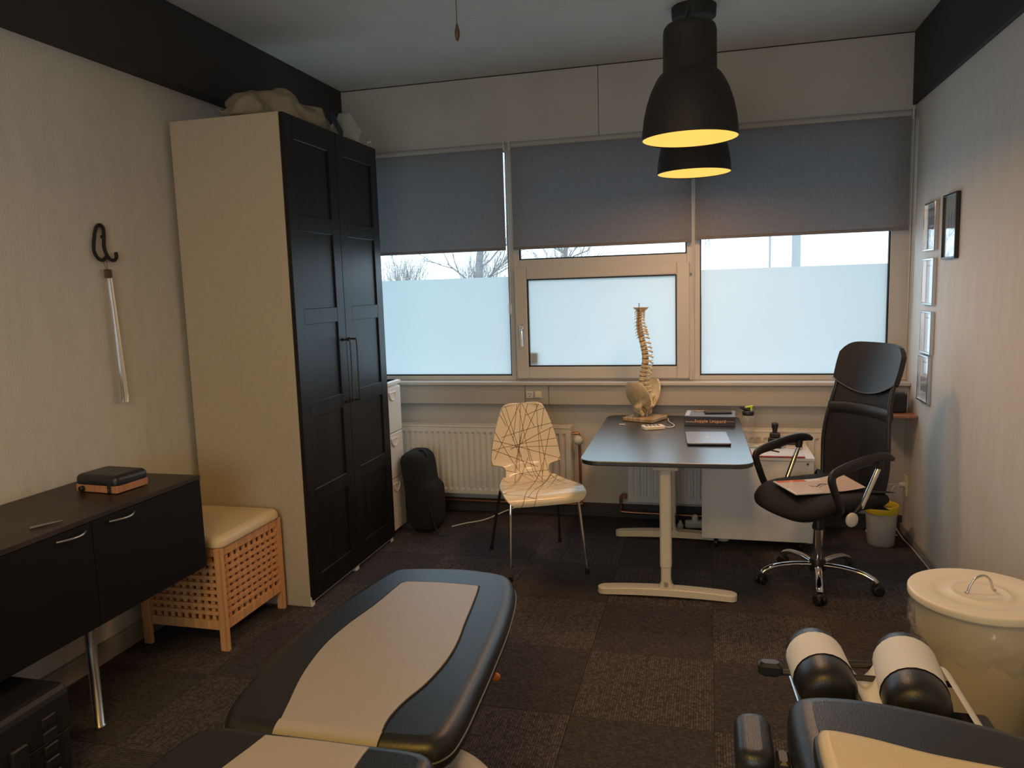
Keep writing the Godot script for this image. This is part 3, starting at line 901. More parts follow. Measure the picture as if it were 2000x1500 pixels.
func sideboard() -> void:
	var s := thing("sideboard", "long black-brown wall sideboard on slim steel legs", "sideboard", Vector3(-0.82, 0, 3.1))
	part(s, "body", MB.new().boxab(Vector3(-0.455, 0.415, -0.848), Vector3(-0.018, 0.785, 0.85), 0.001), M.sideboard)
	part(s, "top", MB.new().boxab(Vector3(-0.46, 0.785, -0.852), Vector3(0.0, 0.803, 0.855), 0.0015), M.wenge_top)
	var zz := [-0.848, -0.276, 0.287, 0.85]
	for i in 3:
		var d := part(s, "door", MB.new().boxab(Vector3(-0.017, 0.415, zz[i] + 0.0015), Vector3(0.0, 0.783, zz[i + 1] - 0.0015), 0.001), M.sideboard)
		var hz := [-0.408, -0.185, 0.35]
		var c: float = hz[i]
		var pts := []
		for k in 9: pts.append(Vector3(0.004 + 0.026 * sin(PI * k / 8.0), 0.762, c - 0.06 + 0.12 * k / 8.0))
		part(d, "handle", MB.new().tube(pts, 0.0045, 8), M.steel, "curved brushed steel handle")
	for z in [-0.315, 0.79]:
		var l := MB.new().lathe([[0.020, 0.0], [0.022, 0.004], [0.022, 0.012], [0.018, 0.014], [0.018, 0.415]], 16, Vector3(-0.095, 0, z))
		part(s, "leg", l, M.steel)
	# things on the sideboard
	var b := thing("wooden_case", "small box with padded black lid and orange wooden base on the sideboard", "box", Vector3(-1.035, 0.803, 2.485), -4)
	part(b, "wooden_base", MB.new().boxab(Vector3(-0.100, 0.003, -0.075), Vector3(0.100, 0.032, 0.078), 0.002), M.alder)
	part(b, "lid", MB.new().slab(MB.rrect(-0.104, -0.080, 0.104, 0.082, 0.024, 4), 0.031, 0.070, 0.006, 0.020, 4, true), M.black_leather)
	part(b, "knob", MB.new().at(Vector3(-0.065, 0.016, 0.078), Vector3(90, 0, 0)).lathe([[0.011, 0.0], [0.011, 0.014], [0.008, 0.016]], 14), M.black_plastic)
	part(b, "clasp", MB.new().boxab(Vector3(0.058, 0.004, 0.077), Vector3(0.074, 0.040, 0.084), 0.002), M.black_plastic)
	part(b, "rivet", MB.new().at(Vector3(0.066, 0.017, 0.084), Vector3(90, 0, 0)).lathe([[0.003, 0.0], [0.002, 0.0015]], 8), M.steel)
	solo("metal_pen", MB.new().tube([Vector3(-0.905, 0.8085, 2.985), Vector3(-0.885, 0.8085, 2.94), Vector3(-0.865, 0.808, 2.895)], [0.005, 0.005, 0.002], 8), M.steel, "thin silver pen lying near the front edge of the sideboard", "pen")
	# hard case on the floor below
	var h := thing("hard_case", "black plastic hard case on the floor under the sideboard", "case", Vector3(-0.93, 0, 3.42))
	part(h, "base_shell", MB.new().slab(MB.rrect(-0.20, -0.355, 0.20, 0.42, 0.03, 4), 0.004, 0.205, 0.015, 0.004, 2), M.black_plastic)
	part(h, "lid_shell", MB.new().slab(MB.rrect(-0.205, -0.36, 0.205, 0.425, 0.03, 4), 0.209, 0.352, 0.004, 0.03, 3), M.black_plastic)
	for z in [-0.29, 0.0, 0.25]:
		var rb := MB.new()
		for k in 6: rb.boxab(Vector3(0.20, 0.03 + 0.045 * k, z), Vector3(0.211, 0.062 + 0.045 * k, z + 0.05), 0.003)
		part(h, "rib_block", rb, M.black_plastic)
	for z in [-0.18, 0.14]:
		part(h, "latch", MB.new().boxab(Vector3(0.203, 0.165, z), Vector3(0.221, 0.255, z + 0.055), 0.005), M.black_plastic)
	part(h, "carry_handle", MB.new().tube(MB.spline([Vector3(0.205, 0.15, -0.09), Vector3(0.235, 0.13, -0.085), Vector3(0.24, 0.12, 0.03), Vector3(0.235, 0.13, 0.115), Vector3(0.205, 0.15, 0.12)], 4), 0.011, 8), M.black_plastic)
	var rm := MB.new()
	for p in [[-0.345, 0.225], [-0.32, 0.217]]: rm.lathe([[0.004, 0.0], [0.004, 0.004]], 8, Vector3(0.19, p[1], p[0]))
	part(h, "rivet", rm, M.steel)

func bench() -> void:
	var x0 := -1.235; var x1 := -0.80; var z0 := 1.715; var z1 := 2.185
	var b := thing("storage_bench", "square wooden lattice storage bench with cream padded seat", "bench", Vector3((x0 + x1) / 2, 0, (z0 + z1) / 2))
	var hx := (x1 - x0) / 2
	var hz := (z1 - z0) / 2
	for sx in [-1, 1]:
		for sz in [-1, 1]:
			part(b, "leg", MB.new().boxab(Vector3(sx * hx, 0, sz * hz), Vector3(sx * (hx - 0.04), 0.462, sz * (hz - 0.022)), 0.003), M.acacia)
	var y0 := 0.092; var y1 := 0.462
	for side in 4:
		# sides 0,1 face +-x; 2,3 face +-z
		var alongz := side < 2
		var sg := 1.0 if side % 2 == 0 else -1.0
		var half := (hz - 0.022) if alongz else (hx - 0.04)
		var off := (hx - 0.012) if alongz else (hz - 0.010)
		var put := func(a0: float, a1: float, ya: float, yb: float, depth: float, called: String) -> void:
			var lo := Vector3(sg * (off - depth - 0.010), ya, a0) if alongz else Vector3(a0, ya, sg * (off - depth - 0.010))
			var hi := Vector3(sg * (off - depth), yb, a1) if alongz else Vector3(a1, yb, sg * (off - depth))
			part(b, called, MB.new().boxab(lo, hi, 0.0008), M.acacia)
		put.call(-half, half, y0, y0 + 0.042, 0.0, "rail")
		put.call(-half, half, y1 - 0.040, y1, 0.0, "rail")
		# horizontal laths outside, upright laths behind: nine rows of square holes
		var rows := 9
		var pitch := (y1 - 0.040 - (y0 + 0.042)) / rows
		for k in rows - 1:
			var yc := y0 + 0.042 + pitch * (k + 1)
			put.call(-half, half, yc - pitch * 0.26, yc + pitch * 0.26, 0.0, "lath")
		var n := 10
		var pw := 2.0 * half / n
		for k in n + 1:
			var c := -half + pw * k
			put.call(maxf(c - pw * 0.25, -half), minf(c + pw * 0.25, half), y0 + 0.02, y1 - 0.02, 0.0102, "upright_lath")
	part(b, "inner_box", MB.new().boxab(Vector3(-hx + 0.05, y0 + 0.01, -hz + 0.05), Vector3(hx - 0.05, y0 + 0.02, hz - 0.05)), M.acacia)
	part(b, "seat_cushion", MB.new().slab(MB.rrect(-hx + 0.002, -hz + 0.002, hx + 0.004, hz + 0.004, 0.035, 5), 0.463, 0.512, 0.008, 0.034, 5, true), M.cushion_cream, "cream padded seat")

func shoehorn() -> void:
	var hk := thing("wall_hook", "black looped metal hook on the left wall", "hook", Vector3(XL, 0, 2.15))
	var pts := MB.spline([Vector3(0.014, 1.735, -0.070), Vector3(0.020, 1.712, -0.062), Vector3(0.024, 1.700, -0.040), Vector3(0.020, 1.712, -0.018), Vector3(0.014, 1.75, -0.006), Vector3(0.012, 1.80, -0.012), Vector3(0.012, 1.835, -0.012), Vector3(0.012, 1.848, 0.004), Vector3(0.012, 1.835, 0.026), Vector3(0.012, 1.79, 0.042), Vector3(0.014, 1.74, 0.052), Vector3(0.018, 1.71, 0.040), Vector3(0.020, 1.700, 0.015), Vector3(0.020, 1.715, -0.008)], 6)
	part(hk, "loop", MB.new().tube(pts, 0.0075, 10), M.black_matte)
	part(hk, "fixing", MB.new().at(Vector3(0.0, 1.80, -0.012), Vector3(0, 0, 90)).lathe([[0.008, -0.012], [0.008, 0.0]], 10), M.black_matte)
	var sh := thing("shoehorn", "long polished steel shoehorn hanging from the black hook", "shoehorn", Vector3(XL + 0.018, 0, 2.145))
	part(sh, "cord", MB.new().tube(MB.spline([Vector3(0.004, 1.655, 0.003), Vector3(0.0, 1.69, 0.014), Vector3(0.004, 1.712, 0.018), Vector3(0.008, 1.69, 0.006), Vector3(0.004, 1.655, 0.001)], 5), 0.0012, 5), M.brown)
	var g := []
	for i in 25:
		var u := i / 24.0
		var w := lerpf(0.013, 0.021, u)
		if u > 0.98: w *= 0.75
		var row := []
		for j in 9:
			var a := (j / 8.0 - 0.5) * 2.0
			var bow := 0.010 * (1.0 - a * a) * lerpf(0.7, 1.0, u)
			row.append(Vector3(0.004 - bow + 0.012 * u, 1.635 - 0.55 * u, -0.012 + a * -w + 0.012 * (1 - u) - 0.006))
		g.append(row)
	part(sh, "blade", MB.new().sheet(g, 0.0016), M.chrome)
	part(sh, "grip", MB.new().boxab(Vector3(-0.004, 1.625, -0.022), Vector3(0.007, 1.662, 0.016), 0.003), M.brown, "brown leather end")

func chair() -> void:
	var ang := rad_to_deg(atan2(0.45, 0.89))
	var c := thing("shell_chair", "white moulded shell chair with brown criss-cross lines and steel legs", "chair", Vector3(0.2785, 0, 0.875), ang)
	# side profile, (forward z, height y, half width)
	var prof := MB.spline([Vector3(0.258, 0.395, 0.175), Vector3(0.262, 0.418, 0.205), Vector3(0.235, 0.440, 0.222), Vector3(0.16, 0.445, 0.222), Vector3(0.06, 0.436, 0.212), Vector3(-0.04, 0.430, 0.192), Vector3(-0.12, 0.434, 0.165), Vector3(-0.175, 0.452, 0.136), Vector3(-0.205, 0.485, 0.130), Vector3(-0.214, 0.506, 0.142), Vector3(-0.219, 0.517, 0.190), Vector3(-0.222, 0.524, 0.205), Vector3(-0.230, 0.555, 0.206), Vector3(-0.240, 0.62, 0.196), Vector3(-0.252, 0.70, 0.178), Vector3(-0.264, 0.78, 0.152), Vector3(-0.272, 0.83, 0.130), Vector3(-0.275, 0.852, 0.112), Vector3(-0.276, 0.862, 0.080)], 4)
	var g := []
	for q in prof:
		var row := []
		for j in 15:
			var a := (j / 14.0 - 0.5) * 2.0
			var y: float = q.y
			var z: float = q.x
			var seat := 1.0 - smoothstep(-0.20, -0.12, z)
			if z > -0.16: y += 0.012 * a * a * (1.0 if z < 0.2 else 0.3)
			z += seat * 0.022 * a * a
			row.append(Vector3(a * q.z, y, z))
		g.append(row)
	var uvs := []
	var run := 0.0
	for i in g.size():
		if i > 0: run += (g[i][7] as Vector3).distance_to(g[i - 1][7])
		var row := []
		for j in 15: row.append(Vector2(g[i][j].x / 0.46 + 0.5, run / 1.05))
		uvs.append(row)
	var im := Image.create(920, 2040, false, Image.FORMAT_RGB8)
	im.fill(C(0.86, 0.75, 0.55))
	var rng := RandomNumberGenerator.new()
	rng.seed = 77
	var dark := C(0.13, 0.062, 0.025)
	# straight brown lines crossing in all directions, seat and back
	for i in 58:
		var p := Vector2(rng.randf() * 920, rng.randf_range(80, 2080))
		var an := rng.randf_range(-0.55, 0.55) + (0.0 if i % 2 == 0 else PI / 2)
		var d := Vector2(cos(an), sin(an))
		var len_ := rng.randf_range(700, 1500)
		var s := -len_ / 2
		while s < len_ / 2:
			var x := p + d * s
			im.fill_rect(Rect2i(int(x.x) - 2, int(x.y) - 2, 5, 5).intersection(Rect2i(0, 0, 920, 2040)), dark)
			s += 2.0
	im.generate_mipmaps()
	var sm := mat(Color.WHITE, 0.22)
	sm.albedo_texture = ImageTexture.create_from_image(im)
	part(c, "seat_shell", MB.new().sheet(g, 0.011, uvs), sm)
	for sx in [-1, 1]:
		part(c, "leg", MB.new().tube(MB.spline([Vector3(sx * 0.10, 0.418, 0.10), Vector3(sx * 0.165, 0.415, 0.185), Vector3(sx * 0.185, 0.39, 0.20), Vector3(sx * 0.198, 0.2, 0.235), Vector3(sx * 0.21, 0.012, 0.265)], 4), 0.0085, 10), M.chrome)
		part(c, "leg", MB.new().tube(MB.spline([Vector3(sx * 0.10, 0.418, -0.02), Vector3(sx * 0.150, 0.415, -0.12), Vector3(sx * 0.165, 0.39, -0.15), Vector3(sx * 0.19, 0.2, -0.21), Vector3(sx * 0.21, 0.012, -0.265)], 4), 0.0085, 10), M.dark_metal)
		for z in [0.265, -0.265]:
			part(c, "foot_cap", MB.new().lathe([[0.011, 0.0], [0.012, 0.01], [0.010, 0.03]], 10, Vector3(sx * 0.21, 0, z)), M.black_plastic)
	part(c, "under_frame", MB.new().tube([Vector3(-0.17, 0.412, 0.185), Vector3(0.17, 0.412, 0.185)], 0.008, 8).tube([Vector3(-0.15, 0.412, -0.12), Vector3(0.15, 0.412, -0.12)], 0.008, 8).tube([Vector3(-0.10, 0.416, 0.10), Vector3(-0.10, 0.416, -0.02)], 0.008, 8).tube([Vector3(0.10, 0.416, 0.10), Vector3(0.10, 0.416, -0.02)], 0.008, 8), M.dark_metal)

func radiator(x0: float, x1: float, y0: float, y1: float, label: String) -> Node3D:
	var r := thing("radiator", label, "radiator", Vector3((x0 + x1) / 2, 0, 0.0), 0, "panel radiators")
	var w := x1 - x0
	var h := w / 2
	var zf := 0.105
	# pressed front panel: upright channels between flat top and bottom bands
	var n := int(round((w - 0.05) / 0.0415))
	var g := []
	var ys := [y0 + 0.004, y0 + 0.028, y0 + 0.042, y1 - 0.062, y1 - 0.046, y1 - 0.012]
	for y in ys:
		var row := []
		var deep := 1.0 if (y > y0 + 0.035 and y < y1 - 0.055) else 0.0
		row.append(Vector3(-h, y, zf))
		for k in n:
			var c := -h + 0.025 + (w - 0.05) * (k + 0.5) / n
			for e in [[-0.0135, 0.0], [-0.0075, 1.0], [0.0075, 1.0], [0.0135, 0.0]]:
				row.append(Vector3(c + e[0], y, zf - 0.010 * e[1] * deep))
		row.append(Vector3(h, y, zf))
		g.append(row)
	var fm := MB.new()
	fm.smooth(false)
	for i in g.size() - 1:
		for j in g[0].size() - 1:
			fm.quad(g[i][j], g[i][j + 1], g[i + 1][j + 1], g[i + 1][j])
	part(r, "front_panel", fm, M.radiator)
	part(r, "back_panel", MB.new().boxab(Vector3(-h, y0 + 0.004, 0.035), Vector3(h, y1 - 0.012, 0.045)).boxab(Vector3(-h, y0, 0.035), Vector3(h, y0 + 0.005, zf - 0.001)), M.radiator)
	var gm := MB.new()
	gm.boxab(Vector3(-h, y1 - 0.014, 0.030), Vector3(h, y1, 0.036)).boxab(Vector3(-h, y1 - 0.014, zf - 0.004), Vector3(h, y1, zf + 0.004), 0.002).boxab(Vector3(-h, y1 - 0.003, 0.062), Vector3(h, y1, 0.072))
	var x := -h
	while x < h - 0.005:
		gm.boxab(Vector3(x, y1 - 0.008, 0.036), Vector3(x + 0.009, y1 - 0.001, zf - 0.004))
		x += 0.019
	part(r, "top_grille", gm, M.radiator)
	for s in [-1, 1]:
		part(r, "side_cover", MB.new().boxab(Vector3(s * h, y0 + 0.003, 0.032), Vector3(s * (h + 0.003), y1, zf + 0.003), 0.001), M.radiator)
	part(r, "bracket", MB.new().boxab(Vector3(-h + 0.15, y0 + 0.05, 0.002), Vector3(-h + 0.18, y1 - 0.05, 0.035)).boxab(Vector3(h - 0.18, y0 + 0.05, 0.002), Vector3(h - 0.15, y1 - 0.05, 0.035)), M.radiator)
	return r

func radiators() -> void:
	var a := radiator(-0.95, 0.345, 0.15, 0.625, "white panel radiator behind the patterned chair")
	var h := 0.6475
	part(a, "valve", MB.new().tube([Vector3(h, 0.575, 0.07), Vector3(h + 0.045, 0.575, 0.07), Vector3(h + 0.05, 0.57, 0.07), Vector3(h + 0.05, 0.52, 0.07)], 0.009, 8), M.copper)
	part(a, "thermostat_head", MB.new().at(Vector3(h + 0.05, 0.525, 0.07), Vector3(70, 0, 0)).lathe([[0.016, -0.02], [0.026, -0.01], [0.030, 0.02], [0.030, 0.05], [0.024, 0.062], [0.012, 0.066]], 20), M.white_plastic)
	part(a, "pipe", MB.new().tube(MB.spline([Vector3(h + 0.05, 0.52, 0.055), Vector3(h + 0.052, 0.3, 0.055), Vector3(h + 0.05, 0.12, 0.055), Vector3(h + 0.03, 0.095, 0.055), Vector3(h - 0.4, 0.09, 0.055), Vector3(-h + 0.2, 0.09, 0.055)], 5), 0.0095, 8), M.copper)
	var b := radiator(0.715, 2.10, 0.14, 0.625, "white panel radiator behind the desk and drawer unit")
	var h2 := 0.6925
	part(b, "valve", MB.new().tube(MB.spline([Vector3(-h2, 0.165, 0.07), Vector3(-h2 - 0.045, 0.165, 0.07), Vector3(-h2 - 0.052, 0.15, 0.07), Vector3(-h2 - 0.05, 0.075, 0.07), Vector3(-h2 - 0.03, 0.06, 0.07), Vector3(-h2 + 0.35, 0.055, 0.07), Vector3(-h2 + 0.75, 0.05, 0.07)], 4), 0.010, 8).box(Vector3(-h2 - 0.03, 0.165, 0.07), Vector3(0.035, 0.03, 0.03), 0.004), M.copper)
	part(b, "pipe", MB.new().tube([Vector3(h2 + 0.06, 0.62, 0.06), Vector3(h2 + 0.07, 0.3, 0.06), Vector3(h2 + 0.07, 0.012, 0.06)], 0.0095, 8), M.copper)
	part(b, "pipe_collar", MB.new().lathe([[0.032, 0.0], [0.032, 0.008], [0.016, 0.014], [0.014, 0.06]], 16, Vector3(h2 + 0.07, 0, 0.06)), M.white_plastic)

const DY := 0.707

func build_desk_area() -> void:
	var d := thing("desk", "sit-stand desk with black top and cream T-shaped legs", "desk", Vector3(1.005, 0, 0.75), 0.9)
	part(d, "desk_top", MB.new().slab(MB.rrect(-0.40, -0.65, 0.40, 0.65, 0.085, 8), DY - 0.022, DY, 0.004, 0.003, 2), M.desk_top)
	for z in [0.50, -0.385]:
		var foot := []
		var rings := []
		for k in 25:
			var u := sin((k / 24.0 - 0.5) * PI)
			var x := u * 0.335
			var w := 0.036 * (1.0 if absf(u) < 0.9 else sqrt(maxf(1.0 - pow((absf(u) - 0.9) / 0.1, 2), 0.02)))
			var y0 := 0.004 + 0.010 * (1.0 - u * u)
			var y1 := 0.034 + 0.016 * (1.0 - u * u)
			rings.append(PackedVector3Array([Vector3(x, y0, z + w), Vector3(x, y0, z - w), Vector3(x, y1 - 0.004, z - w), Vector3(x, y1, z - w + 0.004), Vector3(x, y1, z + w - 0.004), Vector3(x, y1 - 0.004, z + w)]))
		rings.reverse()
		part(d, "foot", MB.new().loft(rings, true, true, false), M.desk_metal)
		var col := MB.new()
		col.slab(MB.rrect(-0.024, z - 0.034, 0.024, z + 0.034, 0.014, 4), 0.044, 0.20, 0.0, 0.0)
		col.loft([MB.lift(MB.ccw(MB.rrect(-0.046, z - 0.035, 0.046, z + 0.035, 0.016, 4)), 0.044), MB.lift(MB.ccw(MB.rrect(-0.030, z - 0.034, 0.030, z + 0.034, 0.015, 4)), 0.060), MB.lift(MB.ccw(MB.rrect(-0.024, z - 0.034, 0.024, z + 0.034, 0.014, 4)), 0.085)], false, false, true)
		part(d, "lower_column", col, M.desk_metal)
		part(d, "upper_column", MB.new().slab(MB.rrect(-0.028, z - 0.039, 0.028, z + 0.039, 0.016, 4), 0.16, DY - 0.065, 0.002, 0.0), M.desk_metal)
		part(d, "top_bracket", MB.new().boxab(Vector3(-0.30, DY - 0.05, z - 0.03), Vector3(0.30, DY - 0.023, z + 0.03), 0.006).boxab(Vector3(-0.06, DY - 0.066, z - 0.04), Vector3(0.06, DY - 0.048, z + 0.04), 0.004), M.desk_metal)
	for x in [-0.16, 0.16]:
		part(d, "side_rail", MB.new().boxab(Vector3(x - 0.02, DY - 0.062, -0.385), Vector3(x + 0.02, DY - 0.026, 0.50), 0.003), M.desk_metal)
	spine()
	# calculator-like remote with white lead
	var rc := thing("handset_remote", "small cream keypad with a white lead beside the spine board", "remote", Vector3(0.908, DY, 0.560), 22)
	part(rc, "case", MB.new().slab(MB.rrect(-0.062, -0.036, 0.062, 0.036, 0.010, 3), 0.001, 0.020, 0.003, 0.004, 2), M.cream_plastic)
	for i in 4:
		for j in 2:
			part(rc, "key", MB.new().box(Vector3(-0.038 + i * 0.022, 0.0205, -0.012 + j * 0.022), Vector3(0.014, 0.003, 0.012), 0.001), M.black_plastic if j == 0 else M.brown)
	part(rc, "lead", MB.new().tube(MB.spline([Vector3(0.060, 0.010, 0.0), Vector3(0.10, 0.006, 0.01), Vector3(0.14, 0.006, -0.04), Vector3(0.15, 0.006, -0.16), Vector3(0.18, 0.006, -0.26)], 6), 0.0032, 6), M.white_plastic)
	# book with phone and pencil
	var bk := thing("book", "thick blue-grey book with orange spine title lying on the desk", "book", Vector3(1.225, DY, 0.335), -2.5)
	part(bk, "pages", MB.new().boxab(Vector3(-0.138, 0.004, -0.105), Vector3(0.138, 0.052, 0.108)), M.white_paper)
	var cover := mat(C(0.20, 0.25, 0.30), 0.28)
	var spinem := mat(C(0.020, 0.017, 0.022), 0.35)
	part(bk, "cover", MB.new().boxab(Vector3(-0.142, 0.0005, -0.110), Vector3(0.142, 0.004, 0.112)).boxab(Vector3(-0.142, 0.052, -0.110), Vector3(0.142, 0.0555, 0.112), 0.001), cover)
	var sp := part(bk, "spine", MB.new().boxab(Vector3(-0.142, 0.0005, 0.108), Vector3(0.142, 0.0555, 0.1145), 0.001), spinem)
	text(sp, "title", "Supple Leopard", Vector3(0.004, 0.028, 0.1148), 0.0235, C(0.75, 0.42, 0.20), Vector3.ZERO)
	text(sp, "subtitle", "Becoming a", Vector3(-0.107, 0.024, 0.1148), 0.0100, C(0.68, 0.58, 0.48), Vector3.ZERO)
	text(sp, "author", "Kelly Starrett", Vector3(0.108, 0.029, 0.1148), 0.0085, C(0.60, 0.28, 0.16), Vector3.ZERO)
	part(bk, "cover_band", MB.new().boxab(Vector3(-0.138, 0.0555, -0.09), Vector3(-0.115, 0.0559, 0.085)), mat(C(0.55, 0.60, 0.64), 0.4))
	var ph := thing("smartphone", "black smartphone in a protective case on the book", "phone", Vector3(1.268, DY + 0.0565, 0.33), 8)
	part(ph, "case", MB.new().slab(MB.rrect(-0.077, -0.038, 0.077, 0.038, 0.012, 4), 0.0, 0.011, 0.003, 0.003, 2), M.black_plastic)
	part(ph, "screen", MB.new().slab(MB.rrect(-0.070, -0.033, 0.070, 0.033, 0.008, 3), 0.0112, 0.0116), mat(C(0.006, 0.006, 0.008), 0.08))
	solo("pencil", MB.new().tube([Vector3(1.13, DY + 0.0600, 0.285), Vector3(1.192, DY + 0.0600, 0.280), Vector3(1.198, DY + 0.0600, 0.2795)], [0.004, 0.004, 0.0008], 6, false), M.pale_wood, "short pale wooden pencil on the book", "pencil")
	# laptop
	var lp := thing("laptop", "closed silver laptop at the front of the desk", "laptop", Vector3(1.208, DY, 0.85), 3.5)
	part(lp, "base", MB.new().slab(MB.rrect(-0.108, -0.152, 0.108, 0.152, 0.008, 3), 0.002, 0.010, 0.003, 0.0, 2), M.laptop_dark)
	part(lp, "lid", MB.new().slab(MB.rrect(-0.108, -0.152, 0.108, 0.152, 0.008, 3), 0.0105, 0.0155, 0.0, 0.002, 2), M.laptop)
	var lg := []
	for k in 18:
		var a := TAU * k / 18
		var r := 0.0125 * (1.0 - 0.18 * pow(absf(sin(a)), 6.0) * (1.0 if sin(a) < 0 else 0.5))
		if cos(a) > 0.85: r *= 0.78
		lg.append(Vector2(r * cos(a), r * sin(a) * 1.08))
	var logo := MB.new().slab(lg, 0.0156, 0.0159)
	logo.slab([Vector2(0.0, -0.0145), Vector2(0.003, -0.019), Vector2(0.007, -0.0205), Vector2(0.005, -0.0165)], 0.0156, 0.0159)
	part(lp, "lid_emblem", logo, mat(C(0.78, 0.80, 0.82), 0.2))
	pedestal()
	office_chair()
	corner_things()
	diplomas()

func text(parent: Node3D, called: String, s: String, p: Vector3, h: float, c: Color, turn: Vector3) -> void:
	var t := TextMesh.new()
	t.text = s
	var f := SystemFont.new()
	f.font_names = PackedStringArray(["Droid Sans"])
	f.font_weight = 700
	t.font = f
	t.font_size = 64
	t.pixel_size = h / 64.0
	t.depth = 0.0004
	var o := MeshInstance3D.new()
	o.name = called
	o.mesh = t
	o.material_override = mat(c, 0.5)
	o.position = p
	o.rotation_degrees = turn
	parent.add_child(o, true)

